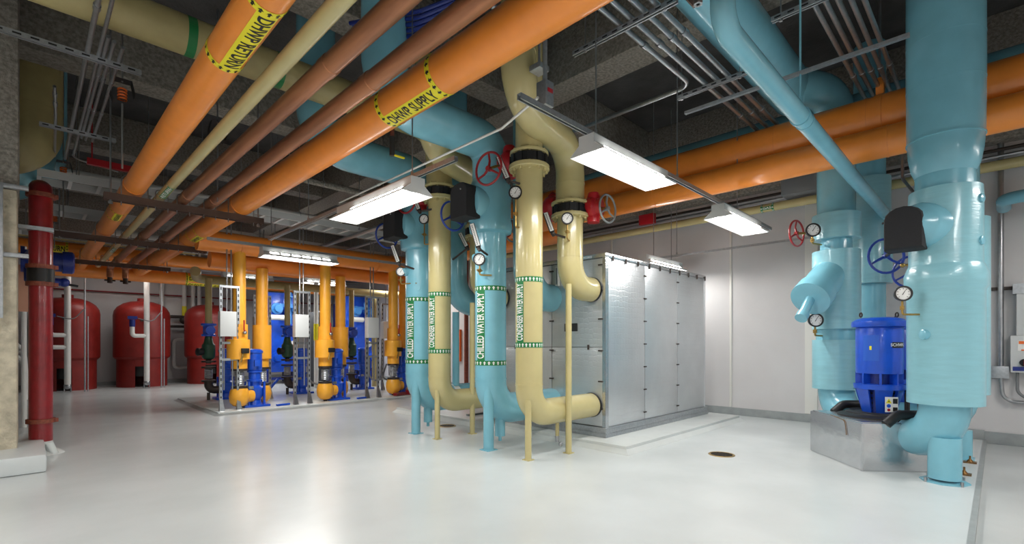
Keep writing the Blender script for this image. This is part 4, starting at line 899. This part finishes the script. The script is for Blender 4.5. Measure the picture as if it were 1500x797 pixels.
def valve_stack(x, y, label):
    t = thing('beige_drop_pipe', label, 'pipe', (x,y,PZ), 'beige pump drops')
    MB().cyl((x,y,1.62),(x,y,2.55),.062,n=18).build('drop_pipe', 'beige_dull_or_shaded', t)
    MB().lathe((x,y,0), (0,0,1), [(1.36,.06),(1.36,.13),(1.4,.13),(1.41,.1),(1.56,.1),(1.58,.14),(1.62,.14)], 20).cyl((x,y-.16,1.48),(x,y,1.48),.09,n=16).build('blue_valve', 'blue', t)
    MB().lathe((x,y,0), (0,0,1), [(.88,.07),(.9,.1),(.94,.12),(1.18,.12),(1.22,.09),(1.36,.06)], 20).build('green_strainer', 'dark_green', t)
    MB().lathe((x-.12,y-.06,1.04), (-1,-.3,0), [(0,.07),(.1,.08),(.12,.05)], 18).build('strainer_cap', 'black', t)
    for z in (.84,.72,.44): MB().cyl((x,y,z-.018),(x,y,z+.018),.13,n=18).build('flange', 'dark_steel', t)
    br = MB()
    for k in range(6): br.torus((x,y,.5+.034*k),(0,0,1),.06,.017,18,6)
    br.build('braided_joint', 'galv', t)
    MB().pipe([(x,y,.44),(x,y,.25),(x+.2,y,.25)],.08,.12,18).build('suction_elbow', 'dark_steel', t)
    MB().cyl((x,y,PZ),(x,y,.2),.03).cyl((x,y,.8),(x,y,.9),.05,n=12).build('foot', 'dark_steel', t)
    return t
Q0 = inline_pump((2.98,11.5,PZ), 'blue inline pump at the back left of the plinth')
S0 = valve_stack(2.66,11.5,'beige pipe drop with blue valve, back left of the plinth')
for k in (1, 2):
    dx = xs[k]-xs[0]
    copy_thing(Q0, (dx,0,0), 'blue inline pump at the back '+nm[k]+' of the plinth')
    copy_thing(S0, (dx,0,0), 'beige pipe drop with blue valve, back '+nm[k]+' of the plinth')
for k, x in enumerate((4.62, 6.7)):
    run('beige_vertical_pipe', 'plain beige vertical pipe '+('behind the middle' if k==0 else 'behind the right')+' rack', [(x,12.0,PZ),(x,12.0,2.5)], .06, 'beige_dull_or_shaded', .2, 'beige pump drops', 16)
# slotted strut frames with white starter boxes
def rack(x, w, y, label):
    t = thing('equipment_rack', label, 'rack', (x,y,PZ), 'slotted strut racks')
    for q in (0, w):
        p = MB().bx(x+q-.022, x+q+.022, y-.022, y+.022, PZ, 2.22).build('post', 'galv', t)
        h = MB()
        for k in range(20): h.bx(x+q-.009, x+q+.009, y-.025, y-.0215, PZ+.09+.105*k, PZ+.14+.105*k)
        stuff(h.build('slots', 'black', p))
        MB().add([(x+q-.04,y-.1,PZ),(x+q+.04,y-.1,PZ),(x+q+.02,y-.022,PZ+.22),(x+q-.02,y-.022,PZ+.22),(x+q-.04,y-.02,PZ),(x+q+.04,y-.02,PZ)], [(0,1,2,3),(0,3,4),(1,5,2),(0,4,5,1),(2,5,4,3)]).build('gusset', 'steel', t)
    for z in (2.2,1.22,.93): MB().bx(x, x+w, y-.018, y+.018, z-.02, z+.02).build('cross_bar', 'galv', t)
    for q in (.35,.6): MB().cyl((x+w*q,y,1.7),(x+w*q,y,3.6),.012,n=8).build('conduit', 'steel', t)
    for q in (.2,.7): MB().cyl((x+w*q,y+.02,.4),(x+w*q,y+.02,1.35),.012,n=8).build('lower_conduit', 'steel', t)
    b = MB().bx(x-.05, x+w*.75, y-.17, y-.025, 1.33, 1.76).build('starter_box', 'enclosure_grey', t, bevel=.006)
    return t
R0 = rack(2.38,.27,9.5,'slotted strut frame with white box, front left of the plinth')
copy_thing(R0, (1.25,0,0), 'slotted strut frame with white box, in the middle of the plinth')
copy_thing(R0, (2.74,0,0), 'slotted strut frame with white box, front right of the plinth')
R1 = rack(3.35,.3,10.9,'rear strut frame with grey box behind the front left drops')
copy_thing(R1, (2.95,0,0), 'rear strut frame with grey box behind the right drops')
for k, (x, y) in enumerate(((4.0,9.75),(5.35,9.8),(5.6,9.7))):
    t = MB().pipe([(x,y,.9),(x,y,.45),(x+.25,y-.05,.35),(x+.4,y-.05,.75)], .018, .15, 10).build('flexible_cable', 'grey_pvc', loc=(x,y,.4)); tag(t, ('grey flexible cable looping by the middle frame','grey flexible cable looping left of the right frame','grey flexible cable looping under the right frame')[k], 'cable')
for k, (x, y) in enumerate(((3.4,9.45),(5.0,9.45))):
    tag(MB().box((x,y,PZ+.02),(.25,.05,.03),.2).build('blue_strap_foot','blue',loc=(x,y,PZ)), 'flat blue foot piece on the plinth right of the '+('left' if k==0 else 'middle')+' front pump', 'bracket')
t = thing('blue_brace', 'blue angled brace standing on the plinth between the left and middle pumps', 'bracket', (3.75,11.2,PZ))
MB().pipe([(3.55,11.0,.09),(3.95,11.3,.42)], .03, .1, 10).torus((3.55,11.0,.1),(.5,-1,0),.06,.02,16,6).build('brace_arm','blue',t)
tag(MB().box((5.9,9.42,PZ+.04),(.35,.1,.06),.3).box((6.15,9.45,PZ+.06),(.12,.12,.1)).build('red_fitting','red_pipe',loc=(5.9,9.4,PZ)), 'dark red metal fitting lying at the foot of the right front pump', 'fitting')
# ------------------------------------------------------------------ red expansion tanks
def tank(x, y, label):
    t = thing('expansion_tank', label, 'tank', (x,y,0), 'red expansion tanks')
    MB().lathe((x,y,0), (0,0,1), [(.78,.60),(.84,.655),(.9,.66),(2.0,.66),(2.12,.64),(2.24,.57),(2.34,.44),(2.40,.28),(2.42,.1),(2.42,0)], 48).build('tank_shell', 'red_tank', t)
    vs = []; fs = []; n = 48; a0, a1 = -PI*.5-.22-.19, -PI*.5+.28-.19
    for i in range(n+1):
        a = a1+(a0+2*PI-a1)*i/n
        for z in (.0,.84): vs.append((x+.585*math.cos(a), y+.585*math.sin(a), z))
    fs = [(2*i,2*i+2,2*i+3,2*i+1) for i in range(n)]
    o = len(vs)
    for a in (a0, a0+.125, a0+.25, a0+.375, a1):
        for z in (.58,.84): vs.append((x+.585*math.cos(a), y+.585*math.sin(a), z))
    fs += [(o+2*i,o+2*i+2,o+2*i+3,o+2*i+1) for i in range(4)]
    MB().add(vs, fs).build('skirt', 'red_tank', t)
    MB().cyl((x,y,2.40),(x,y,2.50),.12).build('top_fitting', 'red_tank', t)
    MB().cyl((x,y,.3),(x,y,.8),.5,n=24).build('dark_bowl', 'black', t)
    MB().cyl((x-.1,y-.66,1.85),(x-.1,y-.7,1.85),.035).build('side_port', 'dark_steel', t)
    return t
TY = 17.35
T0 = tank(2.36,TY,'red expansion tank in the middle, wholly visible')
copy_thing(T0, (-1.58,0,0), 'red expansion tank at left, partly behind the red riser')
copy_thing(T0, (1.68,0,0), 'red expansion tank at right, behind the first strut frame')
def white_drop(px, label, x=None):
    q = pt(px, 540, Y=16.35); x = q.x
    t = thing('white_drain_pipe', label, 'pipe', (x,16.35,0), 'white drain pipes before the tanks')
    MB().cyl((x,16.35,.15),(x,16.35,2.9),.065,n=16).build('drop_pipe', 'white_pvc', t)
    MB().ball((x,16.35,.15),.08).cyl((x-.06,16.35,0),(x-.06,16.35,.15),.012,n=6).cyl((x+.06,16.35,0),(x+.06,16.35,.15),.012,n=6).build('foot', 'steel', t)
    MB().pipe([(x,16.35,1.42),(x-.32,16.30,1.42),(x-.32,16.30,1.68)], .055, .08, 14).build('side_branch', 'white_pvc', t)
    MB().cyl((x-.32,16.3,1.66),(x-.32,16.3,1.85),.065).box((x-.32,16.28,1.9),(.2,.12,.08)).build('blue_valve', 'dark_blue', t)
    MB().cyl((x+.32,16.3,0),(x+.32,16.3,2.9),.018,n=8).cyl((x+.38,16.3,0),(x+.38,16.3,1.9),.014,n=8).build('thin_tubes', 'galv', t)
    MB().pipe([(x-.2,16.25,1.88),(x+.1,16.2,1.8),(x+.32,16.25,2.1)], .012, .15, 8).build('cable', 'grey_pvc', t)
    return t
wd_ = white_drop(99,'white drain pipe in front of the left red tank')
white_drop(215,'white drain pipe in front of the middle red tank')
MB2 = MB().pipe([(wd_.location.x,16.35,1.12),(wd_.location.x-.42,16.3,1.12),(wd_.location.x-.42,16.3,1.35)], .055, .08, 14).build('lower_branch', 'white_pvc', wd_)
for k, px in enumerate((237, 270, 283, 292)):
    q = pt(px, 430, Y=18.25); t = thing('wall_pipe', ('first','second','third','fourth')[k]+' pale vertical pipe from the left on the back wall above the tanks', 'pipe', (q.x,18.25,2), 'pale pipes on the back wall')
    MB().cyl((q.x,18.25,1.9),(q.x,18.25,4.5),.06,n=14).build('pipe_run','grey_pvc' if 0 else 'white_pvc',t)
    if k == 1: MB().cyl((q.x,18.25,2.05),(q.x,18.25,2.4),.064,n=14).build('yellow_sleeve','yellow',t)
t = thing('wall_rail', 'thin dark red pipe running along the back wall above the tanks', 'pipe', (2,18.3,2.7)); MB().cyl((-2,18.3,2.72),(8.4,18.3,2.72),.02,n=8).build('pipe_run','red_pipe',t)
t = thing('grey_wall_pipe', 'grey pipe loop on the back wall between the middle and right tanks', 'pipe', (3.2,18.2,1))
x_ = pt(255,530,Y=18.2).x; MB().pipe([(x_+.5,18.2,.95+.4),(x_,18.2,1.35),(x_,18.2,.45),(x_+1.2,18.2,.45)],.05,.12,12).build('pipe_run','white_pvc',t)
t = thing('back_valve_set', 'dark valve set on the back wall above the grey pipe loop', 'valve', (3.2,18.2,1.9)); MB().cyl((x_-.1,18.2,2.05),(x_+.9,18.2,2.05),.05).ball((x_+.25,18.1,1.95),.13).cyl((x_-.1,18.2,1.75),(x_+.9,18.2,1.75),.04).build('valve_train','dark_steel',t)
conduit([(-.15,15.5,1.2),(-.02,15.2,.95),(.02,15.2,.0)], 'white bent tube behind the red riser near the floor', .04, m='white_pvc')
conduit([(-.15,15.0,.95),(-.05,14.8,.8),(.0,14.8,.0)], 'second white bent tube behind the red riser', .03, m='white_pvc')
tag(MB().cyl((-.02,9.9,0),(-.02,9.9,2.6),.03).build('white_tube','white_pvc',loc=(0,9.9,1.5)), 'white vertical tube between the concrete column and the red riser', 'pipe')
# ------------------------------------------------------------------ blue plate heat exchangers
def exchanger(x, y, label):
    t = thing('heat_exchanger', label, 'heat exchanger', (x,y,0), 'blue heat exchangers')
    MB().bx(x-.45,x+.45,y-.05,y+.05,.35,2.75).build('front_plate','blue',t,bevel=.02)
    MB().bx(x-.4,x+.4,y+.05,y+1.0,.45,2.55).build('plate_pack','dark_blue',t)
    MB().bx(x-.5,x-.4,y-.08,y+1.1,.0,.4).bx(x+.4,x+.5,y-.08,y+1.1,.0,.4).bx(x-.45,x+.45,y-.06,y,.12,.2).build('base_frame','dark_blue',t)
    for sx in (-.25,.25):
        for z in (.8,2.25):
            MB().cyl((x+sx,y-.05,z),(x+sx,y-.5,z),.11,n=16).lathe((x+sx,y-.3,z),(0,-1,0),[(0,.17),(.05,.17)],16).build('nozzle','blue_pale' if z > 1 else 'blue',t)
    MB().cyl((x+.1,y-.35,1.8),(x+.1,y-.35,2.75),.06).bx(x-.2,x+.4,y-.4,y-.3,2.3,2.4).build('blue_pipework','blue_pale',t)
    MB().torus((x+.1,y-.5,2.45),(0,-1,0),.16,.02,20,6).build('handwheel','blue_pale',t)
    MB().cyl((x-.5,y-.4,1.98),(x-.05,y-.4,1.98),.08).build('white_lagged_stub','white_pvc',t)
    MB().lathe((x+.3,y-.09,1.2),(0,-1,0),[(0,.1),(.05,.1)],18).build('dial','enclosure_grey',t)
    return t
X0_ = exchanger(5.5,15.4,'blue plate heat exchanger behind the left pump drops')
copy_thing(X0_, (2.25,-.5,0), 'blue plate heat exchanger behind the middle pump drops')
t = thing('buffer_tank', 'dark grey upright tank between the two blue heat exchangers', 'tank', (5.95,14.0,0)); MB().lathe((5.95,13.7,0),(0,0,1),[(.1,.3),(.2,.34),(1.9,.34),(2.1,.25),(2.15,.0)],28).build('tank_shell','dark_tank',t); MB().cyl((5.95,13.7,0),(5.95,13.7,.15),.25).build('stand','black',t)
t = thing('white_vertical_pipe', 'white vertical pipe with yellow sleeve beside the dark grey tank', 'pipe', (5.9,13.2,0)); MB().cyl((5.62,13.2,.0),(5.62,13.2,2.9),.06,n=14).build('pipe_run','white_pvc',t); MB().cyl((5.62,13.2,1.3),(5.62,13.2,1.75),.066,n=14).build('yellow_sleeve','yellow',t)
# things seen between the risers
t = thing('brown_wall_pipe', 'thin rust brown vertical pipe on the far wall seen between the risers', 'pipe', (8.4,10.3,1)); q = pt(683,500,X=8.4); MB().cyl((8.4,q.y,0),(8.4,q.y,4.4),.06,n=12).build('pipe_run','rust_ring',t)
q = pt(670,510,X=8.45); tag(MB().bx(8.44,8.5,q.y-.12,q.y+.12,.72,1.6).build('orange_board','warn_orange',loc=(8.45,q.y,.7)), 'narrow orange board on the far wall between the risers', 'board')
q = pt(812,405,X=8.4)
# ------------------------------------------------------------------ ceiling services in the far left
def ctube(a, b, r, m, label, grp='ceiling services at left'): 
    a = V(a); b = V(b); t = thing('service_pipe', label, 'pipe', (a+b)/2, grp); MB().cyl(a, b, r, n=12).build('pipe_run', m, t)
    for f in (.15,.85): p = a+(b-a)*f; MB().cyl(p, (p.x,p.y,CZ), .007, n=6).torus(p, b-a, r+.006, .006, 12, 4).build('hanger', 'steel', t)
def tray(x0, x1, y, z, w, label):
    t = thing('cable_tray', label, 'cable tray', ((x0+x1)/2,y,z), 'galvanised cable trays')
    for s in (-1,1): MB().bx(x0,x1,y+s*w/2-.01,y+s*w/2+.01,z,z+.1).build('side_rail','enclosure_grey',t)
    n = int((x1-x0)/.3); rg = MB()
    for k in range(n): rg.bx(x0+.3*k, x0+.3*k+.04, y-w/2, y+w/2, z, z+.02)
    stuff(rg.build('rungs','enclosure_grey',t)); 
    for x in (x0+.4, x1-.4): MB().cyl((x,y-w/2,z),(x,y-w/2,CZ),.008,n=6).cyl((x,y+w/2,z),(x,y+w/2,CZ),.008,n=6).build('hanger_rods','steel',t)
tray(.1,6.5,8.9,3.35,.45,'nearest galvanised cable tray crossing above the pipe rack')
tray(.1,7.5,11.2,3.4,.5,'middle galvanised cable tray crossing above the pipe rack')
tray(-.4,7.5,13.9,3.45,.5,'farthest galvanised cable tray over the red tanks')
ctube((-1,9.6,3.7),(4.6,9.6,3.7),.06,'white_pvc','pale pipe crossing above the nearest cable tray')
ctube((2.6,7.6,3.75),(7.6,7.6,3.75),.05,'concrete','dusty pipe crossing under the beam left of the risers')
ctube((2.9,3.4,4.0),(2.9,9.2,4.0),.03,'dark_steel','dark thin pipe along the ceiling over the left light, nearer')
ctube((3.1,3.4,4.05),(3.1,9.2,4.05),.02,'steel','bright thin pipe along the ceiling over the left light')
ctube((4.5,6.6,3.3),(4.5,14.2,3.3),.04,'galv','grey pipe running back above the front pump header, left one')
ctube((5.3,6.6,3.4),(5.3,14.2,3.4),.03,'galv','grey pipe running back above the front pump header, right one')
ctube((1.2,13.4,3.6),(8.2,13.4,3.6),.08,'white_pvc','pale pipe beyond the farthest trapeze')
ctube((.2,15.8,3.3),(8.2,15.8,3.3),.06,'galv','grey pipe along the back above the lit header')
for k,(x,y) in enumerate(((3.6,6.9),(4.9,7.3),(5.6,8.9),(3.1,10.9),(4.3,11.0),(6.0,11.0),(1.3,9.0),(1.9,11.5))):
    rod(x,y,2.95 if k<3 else 3.1,('thin steel hanger rod left of the risers','thin steel hanger rod before the pump header','thin steel hanger rod above the right drops','thin steel hanger rod over the left drops','thin steel hanger rod over the middle drops','thin steel hanger rod over the rear header','thin steel hanger rod by the supply pipe','thin steel hanger rod among the far rack pipes')[k])
t = thing('copper_branch', 'brown pipe with yellow handled valve above the left light', 'pipe', (3.0,4.5,3.6))
MB().pipe([(2.75,4.55,3.35),(2.75,4.55,3.62),(3.3,4.55,3.62),(3.35,4.2,3.62)], .022, .06, 12).build('pipe_run','rust_ring',t); MB().cyl((2.75,4.55,3.2),(2.75,4.55,3.4),.028).cyl((2.75,4.55,3.58),(2.75,4.55,CZ),.01,n=8).build('valve','dark_steel',t); MB().box((2.82,4.52,3.2),(.12,.02,.015)).build('yellow_lever','yellow',t)
t = thing('blue_cable_bundle', 'deep blue cable bundle draped at the ceiling behind the supply pipe', 'cable', (2.9,3.0,4.4))
for k in range(5): MB().pipe([(2.3+.03*k,4.6,4.42),(2.6,3.8+.05*k,4.3-.04*k),(3.0+.05*k,3.1,4.45),(3.1+.03*k,1.5,4.4)], .02, .3, 8).build('cable','dark_blue',t)
t = thing('wall_thermostat', 'small white tube gauge on the enclosure face behind the condenser risers', 'gauge', (4.86,4.0,2.1)); MB().bx(4.84,4.875,4.0,4.05,1.95,2.2).build('gauge_body','white',t); MB().bx(4.835,4.84,4.015,4.035,1.97,2.18).build('gauge_glass','steel',t)
